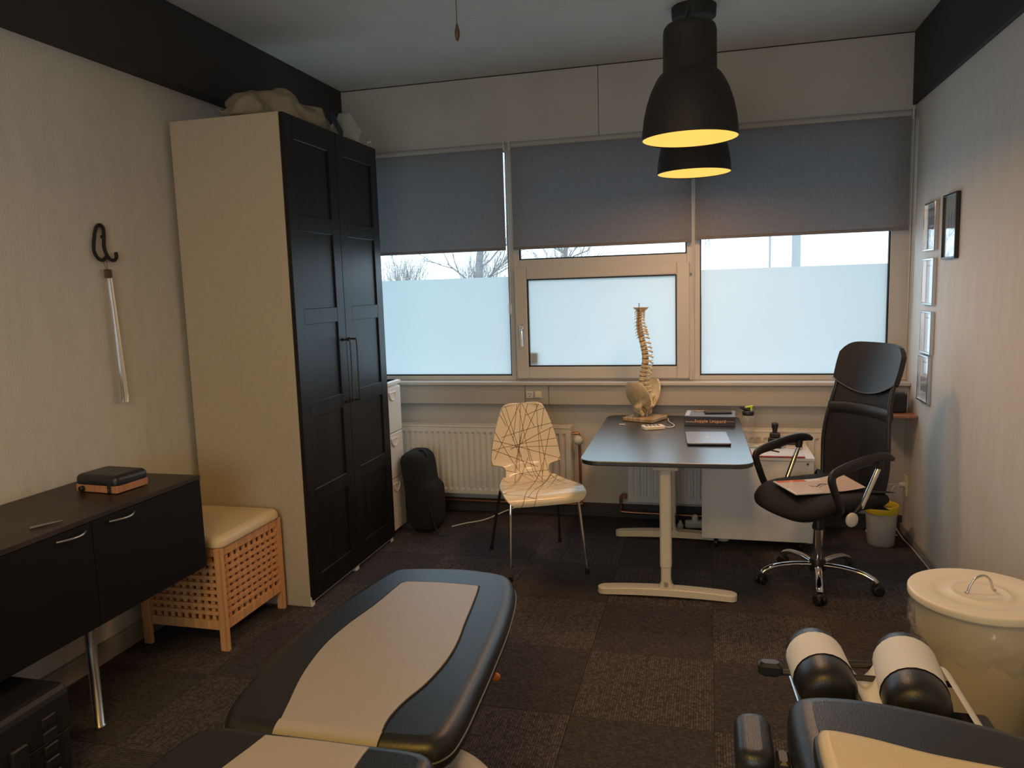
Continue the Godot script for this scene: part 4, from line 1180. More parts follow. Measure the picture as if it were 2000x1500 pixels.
func spine() -> void:
	var s := thing("spine_model", "anatomical spine model with pelvis standing on a wooden board", "model", Vector3(0.84, DY, 0.267), -24)
	part(s, "board", MB.new().box(Vector3(0, 0.012, 0), Vector3(0.205, 0.022, 0.195), 0.003), M.pale_wood, "square pale wooden board")
	# local frame: anterior towards -x (left), posterior +x
	var cl := MB.spline([Vector3(0.004, 0.155, 0), Vector3(-0.010, 0.20, 0), Vector3(-0.014, 0.25, 0), Vector3(-0.008, 0.30, 0), Vector3(0.003, 0.345, 0), Vector3(0.004, 0.40, 0), Vector3(-0.006, 0.45, 0), Vector3(-0.022, 0.51, 0), Vector3(-0.032, 0.55, 0), Vector3(-0.037, 0.60, 0), Vector3(-0.035, 0.65, 0), Vector3(-0.034, 0.672, 0)], 10)
	part(s, "rod", MB.new().tube([Vector3(0.012, 0.022, 0), Vector3(0.010, 0.10, 0), Vector3(0.004, 0.155, 0)], 0.005, 8).tube([Vector3(-0.034, 0.665, 0), Vector3(-0.034, 0.712, 0)], 0.0055, 8), M.steel)
	var total := cl.size() - 1
	var at_ := 0.0
	var hs := []
	for i in 24: hs.append(lerpf(1.35, 0.62, i / 23.0))
	var sum := 0.0
	for h in hs: sum += h
	for i in 24:
		var a: float = at_ / sum
		at_ += hs[i]
		var b: float = at_ / sum
		var p0: Vector3 = cl[int(a * total)]
		var p1: Vector3 = cl[mini(int(b * total), total)]
		var mid := (p0 + p1) / 2.0
		var up := (p1 - p0).normalized()
		var len_ := p0.distance_to(p1)
		var rr := lerpf(0.0245, 0.0165, i / 23.0)
		if i > 17: rr = 0.0155
		var xf := Transform3D(Basis(Vector3(up.y, -up.x, 0), up, Vector3(0, 0, 1)), mid)
		var vb := MB.new(xf)
		var hh := len_ * 0.40
		vb.lathe([[rr * 0.97, -hh], [rr, -hh * 0.85], [rr * 0.86, 0.0], [rr, hh * 0.85], [rr * 0.97, hh]], 14)
		# arch, transverse and spinous processes
		var sl := 0.012 if i < 5 else (0.018 if i < 17 else 0.009)
		var dip := -0.003 if i < 5 else (-0.010 if i < 17 else -0.004)
		for z in [-1, 1]:
			vb.tube([Vector3(rr * 0.7, hh * 0.3, z * rr * 0.55), Vector3(rr + 0.010, hh * 0.1, z * rr * 0.5), Vector3(rr + 0.016, 0, 0)], [0.0045, 0.004, 0.004], 6)
			vb.tube([Vector3(rr + 0.004, hh * 0.2, z * rr * 0.5), Vector3(rr + 0.008, hh * 0.2 + 0.003, z * (rr + 0.014))], [0.0042, 0.0028], 6)
		vb.tube([Vector3(rr + 0.013, 0, 0), Vector3(rr + 0.013 + sl * 0.6, dip * 0.6, 0), Vector3(rr + 0.013 + sl, dip, 0)], [0.0052, 0.0050, 0.0062], 6)
		part(s, "vertebra", vb, M.bone)
		if i < 23:
			part(s, "disc", MB.new(Transform3D(xf.basis, p1)).lathe([[rr * 0.9, -len_ * 0.11], [rr * 0.95, 0], [rr * 0.9, len_ * 0.11]], 14), M.disc)
		if i > 12 and i % 1 == 0:
			for z in [-1, 1]:
				var n := MB.new(xf).tube(MB.spline([Vector3(rr * 0.7, -hh, z * rr * 0.8), Vector3(-0.002, -hh - 0.002, z * (rr + 0.010)), Vector3(-0.014, -hh - 0.012, z * (rr + 0.016))], 3), [0.0024, 0.0022, 0.0022, 0.002, 0.002, 0.0015, 0.001], 5)
				part(s, "nerve", n, M.nerve)
	part(s, "artery", MB.new().tube(MB.spline([Vector3(-0.014, 0.50, 0.016), Vector3(-0.026, 0.55, 0.017), Vector3(-0.031, 0.60, 0.017), Vector3(-0.030, 0.655, 0.015)], 4), 0.0022, 5), M.red)
	# base of the skull
	var oc := []
	for k in 20:
		var a := TAU * k / 20
		oc.append(Vector2(-0.030 + 0.050 * cos(a) * (1.0 + 0.15 * cos(a)), 0.036 * sin(a)))
	var r0 := MB.lift(MB.ccw(MB.inset(MB.ccw(oc), 0.022)), 0.664)
	var r1 := MB.lift(MB.inset(MB.ccw(oc), 0.006), 0.676)
	var r2 := MB.lift(MB.ccw(oc), 0.686)
	part(s, "skull_base", MB.new().loft([r0, r1, r2], true, true, true), M.bone)
	# pelvis
	var pel := func(p: Vector3) -> float:
		var d := 1.0
		# sacrum wedge
		var q := p - Vector3(0.022, 0.118, 0)
		q = Vector3(q.x * 0.94 - q.y * -0.34, q.y * 0.94 + q.x * -0.34, q.z)
		var hwid := lerpf(0.012, 0.045, clampf((q.y + 0.05) / 0.10, 0, 1))
		d = Vector3(maxf(absf(q.x) - 0.006, 0), maxf(absf(q.y) - 0.045, 0), maxf(absf(q.z) - hwid, 0)).length() - 0.008
		for sd in [-1.0, 1.0]:
			var m := Vector3(p.x, p.y, p.z * sd)
			# flared iliac wing: thin bowl
			var w := m - Vector3(-0.012, 0.150, 0.075)
			w = Vector3(w.x, w.y * 0.88 - w.z * 0.47, w.z * 0.88 + w.y * 0.47 * 0.0 + w.y * -0.47)
			var e := Vector3(w.x / 0.080, w.y / 0.068, 0.0)
			var rad := e.length()
			var shell := maxf(absf(w.z - 0.018 + 0.028 * rad * rad) - 0.0048, (rad - 1.0) * 0.06)
			d = smin(d, shell, 0.010)
			d = smin(d, cap_(m, Vector3(0.030, 0.135, 0.045), Vector3(0.005, 0.085, 0.070), 0.013), 0.015)
			# socket, ischium, pubic arms
			d = smin(d, (m - Vector3(-0.012, 0.078, 0.072)).length() - 0.021, 0.012)
			d = smin(d, cap_(m, Vector3(0.0, 0.068, 0.066), Vector3(0.010, 0.030, 0.048), 0.011), 0.010)
			d = smin(d, cap_(m, Vector3(-0.016, 0.078, 0.062), Vector3(-0.062, 0.058, 0.012), 0.0085), 0.010)
			d = smin(d, cap_(m, Vector3(0.008, 0.030, 0.046), Vector3(-0.058, 0.040, 0.012), 0.0075), 0.008)
			d = smin(d, cap_(m, Vector3(-0.062, 0.058, 0.012), Vector3(-0.060, 0.040, 0.004), 0.010), 0.008)
		return d
	part(s, "pelvis", MB.new(Transform3D(Basis(), Vector3(0, 0.010, 0))).field(Vector3(-0.115, 0.012, -0.15), Vector3(0.095, 0.235, 0.15), 0.0062, pel), M.bone)

func smin(a: float, b: float, k: float) -> float:
	var h := clampf(0.5 + 0.5 * (b - a) / k, 0, 1)
	return lerpf(b, a, h) - k * h * (1.0 - h)

func cap_(p: Vector3, a: Vector3, b: Vector3, r: float) -> float:
	var ab := b - a
	var t := clampf((p - a).dot(ab) / ab.length_squared(), 0, 1)
	return p.distance_to(a + ab * t) - r

func pedestal() -> void:
	var y1 := 0.548
	var p := thing("drawer_unit", "low white drawer unit standing partly under the desk", "cabinet", Vector3(1.478, 0, 0.32))
	part(p, "body", MB.new().boxab(Vector3(-0.30, 0.062, -0.19), Vector3(0.30, y1 - 0.020, 0.20), 0.002), M.white_lacquer)
	part(p, "top", MB.new().boxab(Vector3(-0.304, y1 - 0.018, -0.195), Vector3(0.306, y1, 0.206), 0.002), M.white_lacquer)
	part(p, "edge_panel", MB.new().boxab(Vector3(0.275, 0.062, 0.2), Vector3(0.300, y1 - 0.02, 0.204), 0.001), M.white_lacquer)
	part(p, "lock", MB.new().at(Vector3(0.268, y1 - 0.034, 0.2), Vector3(90, 0, 0)).lathe([[0.006, 0], [0.006, 0.003]], 10), M.dark_metal)
	for x in [-0.22, 0.24]:
		for z in [-0.15, 0.155]:
			if x < 0 and z < 0.1: continue
			part(p, "castor", MB.new().at(Vector3(x, 0.026, z), Vector3(0, 0, 90)).lathe([[0.022, -0.011], [0.026, -0.008], [0.026, 0.008], [0.022, 0.011]], 14).at(Vector3.ZERO).boxab(Vector3(x - 0.012, 0.040, z - 0.012), Vector3(x + 0.012, 0.062, z + 0.012)), M.black_plastic)
	var t := y1
	# papers on it
	solo("teal_folder", MB.new().boxab(Vector3(1.42, t, 0.26), Vector3(1.56, t + 0.003, 0.44)), M.teal, "pale teal folder on the drawer unit", "folder")
	var cb := thing("clipboard", "red-edged clipboard with white sheet on the drawer unit", "clipboard", Vector3(1.585, t + 0.0032, 0.425), 1)
	part(cb, "board", MB.new().box(Vector3(0, 0.002, 0), Vector3(0.29, 0.004, 0.21), 0.001), M.red)
	part(cb, "sheet", MB.new().box(Vector3(0.005, 0.0045, -0.006), Vector3(0.275, 0.001, 0.19)), M.white_paper)
	solo("ballpoint_pen", MB.new().tube([Vector3(1.545, t + 0.0125, 0.37), Vector3(1.60, t + 0.0125, 0.425), Vector3(1.606, t + 0.0122, 0.431)], [0.0042, 0.0042, 0.001], 8), M.black_plastic, "dark pen lying on the white clipboard sheet", "pen")
	var nt := thing("printed_form", "white form with an orange printed frame on the drawer unit", "paper", Vector3(1.70, t + 0.0005, 0.25), -6)
	part(nt, "sheet", MB.new().box(Vector3.ZERO, Vector3(0.13, 0.001, 0.12)), M.white_paper)
	var om := MB.new()
	for q in [[-0.05, -0.03, 0.05, -0.024], [-0.05, 0.018, 0.05, 0.024], [-0.05, -0.03, -0.044, 0.024], [0.044, -0.03, 0.05, 0.024]]:
		om.boxab(Vector3(q[0], 0.0006, q[1]), Vector3(q[2], 0.0009, q[3]))
	part(nt, "orange_print", om, mat(C(0.65, 0.16, 0.05), 0.6))
	part(nt, "grey_print", MB.new().boxab(Vector3(-0.01, 0.0006, 0.036), Vector3(0.045, 0.0009, 0.052)), mat(C(0.16, 0.15, 0.14), 0.6))
	var gc := thing("glasses_case", "long brown leather spectacle case on the drawer unit", "case", Vector3(1.655, t, 0.165), -3)
	part(gc, "shell", MB.new().at(Vector3(0, 0.016, 0), Vector3(0, 0, 90)).lathe([[0.006, -0.082], [0.014, -0.076], [0.0155, -0.05], [0.0155, 0.05], [0.014, 0.076], [0.006, 0.082]], 14), M.brown)
	part(gc, "seam", MB.new().boxab(Vector3(-0.078, 0.015, 0.0150), Vector3(0.078, 0.017, 0.0162)), M.black_matte)
	# self-inking stamp
	var st := thing("office_stamp", "upright black self-inking office stamp on the drawer unit", "stamp", Vector3(1.592, t + 0.0005, 0.275), -8)
	var fr := MB.new()
	fr.boxab(Vector3(-0.036, 0.0, -0.024), Vector3(-0.026, 0.062, 0.024), 0.003).boxab(Vector3(0.012, 0.0, -0.024), Vector3(0.036, 0.062, 0.024), 0.004)
	fr.boxab(Vector3(-0.036, 0.050, -0.024), Vector3(0.036, 0.064, 0.024), 0.004).boxab(Vector3(-0.036, 0.0, -0.024), Vector3(0.036, 0.008, 0.024), 0.002)
	part(st, "frame", fr, M.black_plastic)
	part(st, "slider", MB.new().boxab(Vector3(-0.028, 0.064, -0.020), Vector3(0.030, 0.094, 0.020), 0.006), M.black_plastic)
	part(st, "grip", MB.new().lathe([[0.013, 0.092], [0.014, 0.112], [0.018, 0.124], [0.0195, 0.140], [0.018, 0.149], [0.010, 0.153]], 16), M.black_plastic)
	# drinking bottle
	var bo := thing("drink_bottle", "clear drinking bottle with black and lime flip lid behind the desk", "bottle", Vector3(1.445, t, 0.20))
	part(bo, "bottle_body", MB.new().lathe([[0.030, 0.001], [0.034, 0.006], [0.035, 0.06], [0.033, 0.10], [0.035, 0.14], [0.034, 0.168], [0.030, 0.180]], 24), M.bottle)
	part(bo, "collar", MB.new().lathe([[0.034, 0.172], [0.035, 0.176], [0.034, 0.184]], 24), M.clear_plastic)
	part(bo, "lid", MB.new().lathe([[0.033, 0.184], [0.034, 0.19], [0.034, 0.204], [0.030, 0.209], [0.012, 0.212]], 24), M.black_plastic)
	part(bo, "spout_flap", MB.new().tube([Vector3(0.010, 0.214, 0), Vector3(-0.020, 0.222, 0), Vector3(-0.048, 0.233, 0)], [0.012, 0.010, 0.007], 8), M.black_plastic)
	part(bo, "lid_clip", MB.new().tube([Vector3(-0.018, 0.230, 0), Vector3(0.005, 0.234, 0), Vector3(0.028, 0.240, 0)], [0.006, 0.007, 0.006], 8).boxab(Vector3(0.012, 0.208, -0.008), Vector3(0.024, 0.236, 0.008), 0.002), M.lime, "lime green clip")
	# plugs and lead on the floor behind the unit
	var ps := thing("power_strip", "cream power strip with plugs on the floor behind the drawer unit", "power strip", Vector3(1.115, 0.0, 0.16), 12)
	part(ps, "strip_body", MB.new().box(Vector3(0.02, 0.028, 0), Vector3(0.12, 0.045, 0.05), 0.006), M.cream_plastic)
	part(ps, "plug", MB.new().lathe([[0.020, 0.05], [0.020, 0.075], [0.012, 0.088]], 12, Vector3(0.02, 0, 0)), M.cream_plastic)
	part(ps, "plug", MB.new().lathe([[0.018, 0.0], [0.020, 0.03], [0.012, 0.042], [0.005, 0.06]], 12, Vector3(-0.075, 0, 0.02)), M.cream_plastic)
	part(ps, "lead", MB.new().tube(MB.spline([Vector3(-0.075, 0.055, 0.02), Vector3(-0.10, 0.14, -0.02), Vector3(-0.12, 0.28, -0.03), Vector3(-0.13, 0.42, -0.03)], 5), 0.003, 6), M.black_plastic)

func office_chair() -> void:
	# chair frame: local +z = forward, local +x = the sitter's left
	var fw := Vector3(-0.83, 0, 0.557)
	var c := thing("office_chair", "black mesh-back office chair with chrome five-star base", "chair", Vector3(1.748, 0, 0.945), rad_to_deg(atan2(fw.x, fw.z)))
	# base legs and castors
	var hub := MB.new().lathe([[0.034, 0.070], [0.040, 0.078], [0.040, 0.115], [0.034, 0.130]], 20)
	part(c, "hub", hub, M.black_plastic)
	for k in 5:
		var a := deg_to_rad(-21.3 + 72.0 * k)
		var dir := Vector3(sin(a), 0, cos(a))
		var leg := MB.new().tube(MB.spline([dir * 0.030 + Vector3.UP * 0.100, dir * 0.12 + Vector3.UP * 0.104, dir * 0.21 + Vector3.UP * 0.094, dir * 0.262 + Vector3.UP * 0.074, dir * 0.275 + Vector3.UP * 0.060], 4), 0.0175, 12, true, 0.75)
		part(c, "star_leg", leg, M.chrome)
		var cs := MB.new()
		var tw := rad_to_deg(a) + 35.0
		for s in [-1, 1]:
			cs.at(dir * 0.282 + Vector3(0, 0.026, 0), Vector3(0, tw, 90)).lathe([[0.018, s * 0.014 - 0.008], [0.026, s * 0.014 - 0.006], [0.026, s * 0.014 + 0.006], [0.018, s * 0.014 + 0.008]], 16)
		cs.at(dir * 0.280, Vector3(0, tw, 0)).boxab(Vector3(-0.020, 0.030, -0.020), Vector3(0.020, 0.056, 0.020), 0.008)
		part(c, "castor", cs, M.black_plastic)
	part(c, "gas_lift", MB.new().lathe([[0.025, 0.13], [0.025, 0.30]], 20), M.chrome)
	part(c, "lift_cover", MB.new().lathe([[0.029, 0.285], [0.030, 0.30], [0.026, 0.31], [0.026, 0.40]], 20), M.black_plastic)
	part(c, "mechanism", MB.new().box(Vector3(0, 0.405, -0.01), Vector3(0.17, 0.035, 0.24), 0.008), M.black_plastic)
	# seat cushion with waterfall front
	var outl := MB.spline([Vector2(-0.20, -0.22), Vector2(0.20, -0.22), Vector2(0.245, -0.14), Vector2(0.255, 0.05), Vector2(0.235, 0.19), Vector2(0.16, 0.255), Vector2(0.0, 0.268), Vector2(-0.16, 0.255), Vector2(-0.235, 0.19), Vector2(-0.255, 0.05), Vector2(-0.245, -0.14)], 5, true)
	var p := MB.ccw(outl)
	var rings := []
	for lv in [[0.075, 0.415], [0.025, 0.425], [0.002, 0.45], [0.0, 0.465], [0.010, 0.482], [0.035, 0.494], [0.07, 0.499], [0.11, 0.500]]:
		var r := MB.lift(MB.inset(p, lv[0]), lv[1])
		for i in r.size():
			var q := r[i]
			q.y -= 0.055 * pow(clampf((q.z - 0.08) / 0.19, 0, 1), 1.6) - 0.010 * pow(absf(q.x) / 0.25, 2)
			r[i] = q
		rings.append(r)
	part(c, "seat", MB.new().loft(rings, true, true, true), M.seat_fabric)
	# backrest: curved, narrower at the head; mesh below, leather head pad above
	var bw := func(y: float) -> float:
		return [0.175, 0.200, 0.214, 0.214, 0.205, 0.192, 0.184, 0.190, 0.196, 0.190, 0.150][clampi(int(round((y - 0.42) / 0.77 * 10.0)), 0, 10)]
	var prof := MB.spline([Vector3(0.178, 0.42, 0.185), Vector3(0.202, 0.50, 0.204), Vector3(0.212, 0.60, 0.215), Vector3(0.214, 0.70, 0.215), Vector3(0.222, 0.80, 0.205), Vector3(0.240, 0.90, 0.190), Vector3(0.262, 0.98, 0.183), Vector3(0.282, 1.05, 0.188), Vector3(0.300, 1.11, 0.195), Vector3(0.316, 1.155, 0.190), Vector3(0.324, 1.18, 0.165), Vector3(0.326, 1.19, 0.13)], 3)
	var g := []
	var gh := []
	var frameL := []
	var frameR := []
	for q in prof:
		var row := []
		for j in 17:
			var a := (j / 16.0 - 0.5) * 2.0
			var z: float = -q.x - 0.035 * (1.0 - a * a)
			row.append(Vector3(a * q.z, q.y, z))
		if q.y < 1.02: g.append(row)
		if q.y < 1.10:
			frameL.append(Vector3(-q.z, q.y, -q.x))
			frameR.append(Vector3(q.z, q.y, -q.x))
	part(c, "back_mesh", MB.new().sheet(g, 0.005), M.net, "see-through black mesh")
	part(c, "back_frame", MB.new().tube(frameL, 0.011, 8), M.black_plastic)
	part(c, "back_frame", MB.new().tube(frameR, 0.011, 8), M.black_plastic)
	# head pad with a curved lower edge and rounded top corners
	gh = []
	for i in 19:
		var row := []
		for j in 25:
			var a := (j / 24.0 - 0.5) * 2.0
			var low := 0.950 + 0.062 * a * a
			var top := 1.200 - 0.055 * pow(absf(a), 7.0)
			var yy := lerpf(low, top, i / 18.0)
			var hw := 0.197 + 0.012 * sin((yy - 0.95) / 0.25 * PI) - 0.006 * (1.0 - (yy - 0.95) / 0.25)
			row.append(Vector3(a * hw, yy, -lerpf(0.252, 0.328, (yy - 0.95) / 0.25) - 0.035 * (1.0 - a * a) + 0.006))
		gh.append(row)
	part(c, "head_pad", MB.new().sheet(gh, 0.026), M.black_leather, "padded black leather head section")
	var seam := []
	for j in 25:
		var v: Vector3 = gh[0][j]
		seam.append(v + Vector3(0, 0.002, 0.013))
	part(c, "seam_piping", MB.new().tube(seam, 0.0022, 6), M.piping)
	part(c, "lumbar_bar", MB.new().tube([Vector3(-0.20, 0.86, -0.236), Vector3(-0.1, 0.865, -0.262), Vector3(0.0, 0.866, -0.27), Vector3(0.1, 0.865, -0.262), Vector3(0.20, 0.86, -0.236)], 0.016, 8, true, 2.2), M.black_plastic)
	part(c, "back_stem", MB.new().tube(MB.spline([Vector3(0, 0.41, -0.10), Vector3(0, 0.405, -0.24), Vector3(0, 0.47, -0.275), Vector3(0, 0.70, -0.275), Vector3(0, 0.86, -0.285)], 4), 0.022, 8, true, 0.5), M.black_plastic)
	# armrests: black loop in front, chrome strut behind
	for s in [-1, 1]:
		var ax: float = s * 0.272
		var arm := MB.new().tube(MB.spline([Vector3(s * 0.235, 0.43, 0.10), Vector3(ax, 0.47, 0.115), Vector3(ax, 0.55, 0.150), Vector3(ax, 0.615, 0.172), Vector3(ax, 0.645, 0.150), Vector3(ax, 0.668, 0.06), Vector3(ax, 0.690, -0.06), Vector3(ax, 0.692, -0.14), Vector3(ax, 0.676, -0.19)], 5), [0.020, 0.020, 0.020, 0.020, 0.020, 0.020, 0.020, 0.020, 0.020, 0.020, 0.020, 0.020, 0.020, 0.020, 0.021, 0.021, 0.021, 0.021, 0.021, 0.022, 0.022, 0.023, 0.024, 0.025, 0.026, 0.026, 0.026, 0.026, 0.026, 0.026, 0.026, 0.026, 0.026, 0.025, 0.024, 0.023, 0.021, 0.018, 0.015, 0.012, 0.010], 10, true, 0.62, Vector3(s, 0, 0.01))
		part(c, "armrest", arm, M.black_plastic)
		part(c, "arm_socket", MB.new().tube([Vector3(ax, 0.680, -0.105), Vector3(ax, 0.640, -0.102)], [0.020, 0.017], 10), M.black_plastic)
		part(c, "arm_strut", MB.new().tube([Vector3(ax, 0.645, -0.102), Vector3(s * 0.262, 0.46, -0.010)], 0.0125, 12), M.chrome)
		var kb := MB.new().at(Vector3(s * 0.268, 0.415, 0.055), Vector3(0, 0, -90.0 * s)).lathe([[0.030, 0.0], [0.034, 0.006], [0.034, 0.012], [0.031, 0.016], [0.012, 0.0175]], 24)
		part(c, "arm_knob", kb, M.white_plastic, "round pale plastic knob")
		part(c, "arm_bracket", MB.new().tube([Vector3(s * 0.262, 0.47, -0.014), Vector3(s * 0.256, 0.42, 0.04), Vector3(s * 0.10, 0.412, 0.03)], 0.013, 8), M.black_plastic)
	# magazine lying on the seat
	var mg := thing("magazine", "glossy pale magazine with orange strip lying on the office chair seat", "magazine", Vector3(1.715, 0.508, 0.985), 20)
	var gm := []
	for i in 13:
		var row := []
		for j in 9:
			var u := i / 12.0
			var v := j / 8.0
			row.append(Vector3(-0.15 + 0.35 * u, 0.006 + 0.028 * pow(maxf(u - 0.55, 0) / 0.45, 2) * (0.5 + 0.5 * v), 0.125 - 0.25 * v))
		gm.append(row)
	# rows run along +x, columns along -z: flip to face up
	for i in gm.size(): gm[i].reverse()
	var im := Image.create(280, 200, false, Image.FORMAT_RGB8)
	im.fill(C(0.62, 0.50, 0.42))
	im.fill_rect(Rect2i(0, 0, 130, 30), C(0.66, 0.15, 0.05))
	im.fill_rect(Rect2i(130, 0, 60, 30), C(0.75, 0.76, 0.78))
	im.fill_rect(Rect2i(0, 0, 8, 200), C(0.72, 0.72, 0.72))
	for k in 80:
		var x := 105 + k
		var y := 92 + int(16.0 * sin(k * 0.08))
		im.fill_rect(Rect2i(x, y, 2, 5 + int(7.0 * absf(sin(k * 0.21)))), C(0.03, 0.02, 0.025))
		if k > 20 and k < 66: im.fill_rect(Rect2i(x, y + 20, 2, 3), C(0.03, 0.02, 0.025))
	var mm := mat(Color.WHITE, 0.25)
	mm.albedo_texture = ImageTexture.create_from_image(im)
	mm.uv1_scale = Vector3(1, 1, 1)
	var mbm := MB.new()
	mbm.smooth(true)
	for i in gm.size() - 1:
		for j in 8:
			mbm.quad(gm[i][j], gm[i + 1][j], gm[i + 1][j + 1], gm[i][j + 1], Vector2(i / 12.0, j / 8.0), Vector2((i + 1) / 12.0, j / 8.0), Vector2((i + 1) / 12.0, (j + 1) / 8.0), Vector2(i / 12.0, (j + 1) / 8.0))
	part(mg, "cover", mbm, mm)
	part(mg, "pages", MB.new().boxab(Vector3(-0.15, 0.0, -0.125), Vector3(0.03, 0.0055, 0.125), 0.0015), M.white_paper)

func corner_things() -> void:
	var sh := thing("corner_shelf", "small wooden wall shelf in the corner behind the office chair", "shelf", Vector3(XR, 0, 0.165))
	part(sh, "board", MB.new().boxab(Vector3(-0.20, 0.736, -0.12), Vector3(0.0, 0.752, 0.12), 0.002), M.alder)
	part(sh, "bracket", MB.new().boxab(Vector3(-0.13, 0.722, -0.01), Vector3(0.0, 0.736, 0.01)), M.dark_metal)
	var rt := thing("router", "black router box standing on the corner shelf", "router", Vector3(2.275, 0.752, 0.17))
	part(rt, "housing", MB.new().boxab(Vector3(-0.115, 0.0, -0.035), Vector3(0.035, 0.115, 0.03), 0.008), M.black_plastic)
	part(rt, "edge_strip", MB.new().boxab(Vector3(0.036, 0.008, 0.010), Vector3(0.041, 0.118, 0.022), 0.001), M.steel)
	var so := thing("wall_outlet", "white wall outlet low on the diploma wall behind the office chair", "socket", Vector3(XR, 0.30, 0.085))
	part(so, "plate", MB.new().boxab(Vector3(-0.010, -0.06, -0.035), Vector3(0.0, 0.06, 0.035), 0.003), M.cream_plastic)
	part(so, "plug", MB.new().at(Vector3(-0.010, 0.005, 0.0), Vector3(0, 0, 90)).lathe([[0.018, 0.0], [0.019, 0.02], [0.010, 0.032]], 12), M.white_plastic)
	for d in [["white cable drooping from the outlet to the floor in the corner", [Vector3(2.312, 0.305, 0.085), Vector3(2.24, 0.30, 0.09), Vector3(2.205, 0.24, 0.10), Vector3(2.215, 0.12, 0.11), Vector3(2.25, 0.03, 0.12), Vector3(2.30, 0.006, 0.13)]], ["second white cable looping beside the yellow-rimmed bin", [Vector3(2.312, 0.295, 0.09), Vector3(2.275, 0.29, 0.10), Vector3(2.262, 0.20, 0.10), Vector3(2.28, 0.08, 0.12), Vector3(2.315, 0.01, 0.18), Vector3(2.328, 0.006, 0.35), Vector3(2.332, 0.006, 0.8)]]]:
		solo("white_cable", MB.new().tube(MB.spline(d[1], 6), 0.004, 6), M.white_plastic, d[0], "cable")
	solo("white_cable", MB.new().tube(MB.spline([Vector3(-0.40, 0.006, 0.38), Vector3(-0.33, 0.006, 0.30), Vector3(-0.22, 0.012, 0.22), Vector3(-0.10, 0.05, 0.13), Vector3(0.0, 0.075, 0.06)], 6), 0.0045, 6), M.white_plastic, "white cable on the floor from backpack towards the radiator", "cable")
	var bk := thing("small_bin", "small pale waste bin with a yellow bag rim in the corner", "bin", Vector3(2.175, 0, 0.29))
	part(bk, "bin_body", MB.new().lathe([[0.066, 0.002], [0.072, 0.01], [0.086, 0.235], [0.084, 0.235], [0.068, 0.012]], 28, Vector3.ZERO, true, false), M.clear_plastic)
	part(bk, "liner", MB.new().lathe([[0.060, 0.012], [0.066, 0.02], [0.080, 0.21]], 28, Vector3.ZERO, true, false), mat(C(0.34, 0.28, 0.19), 0.7))
	part(bk, "bag_rim", MB.new().lathe([[0.087, 0.195], [0.090, 0.21], [0.090, 0.238], [0.086, 0.243], [0.082, 0.235], [0.080, 0.20]], 28, Vector3.ZERO, true, false), M.yellow_bag)

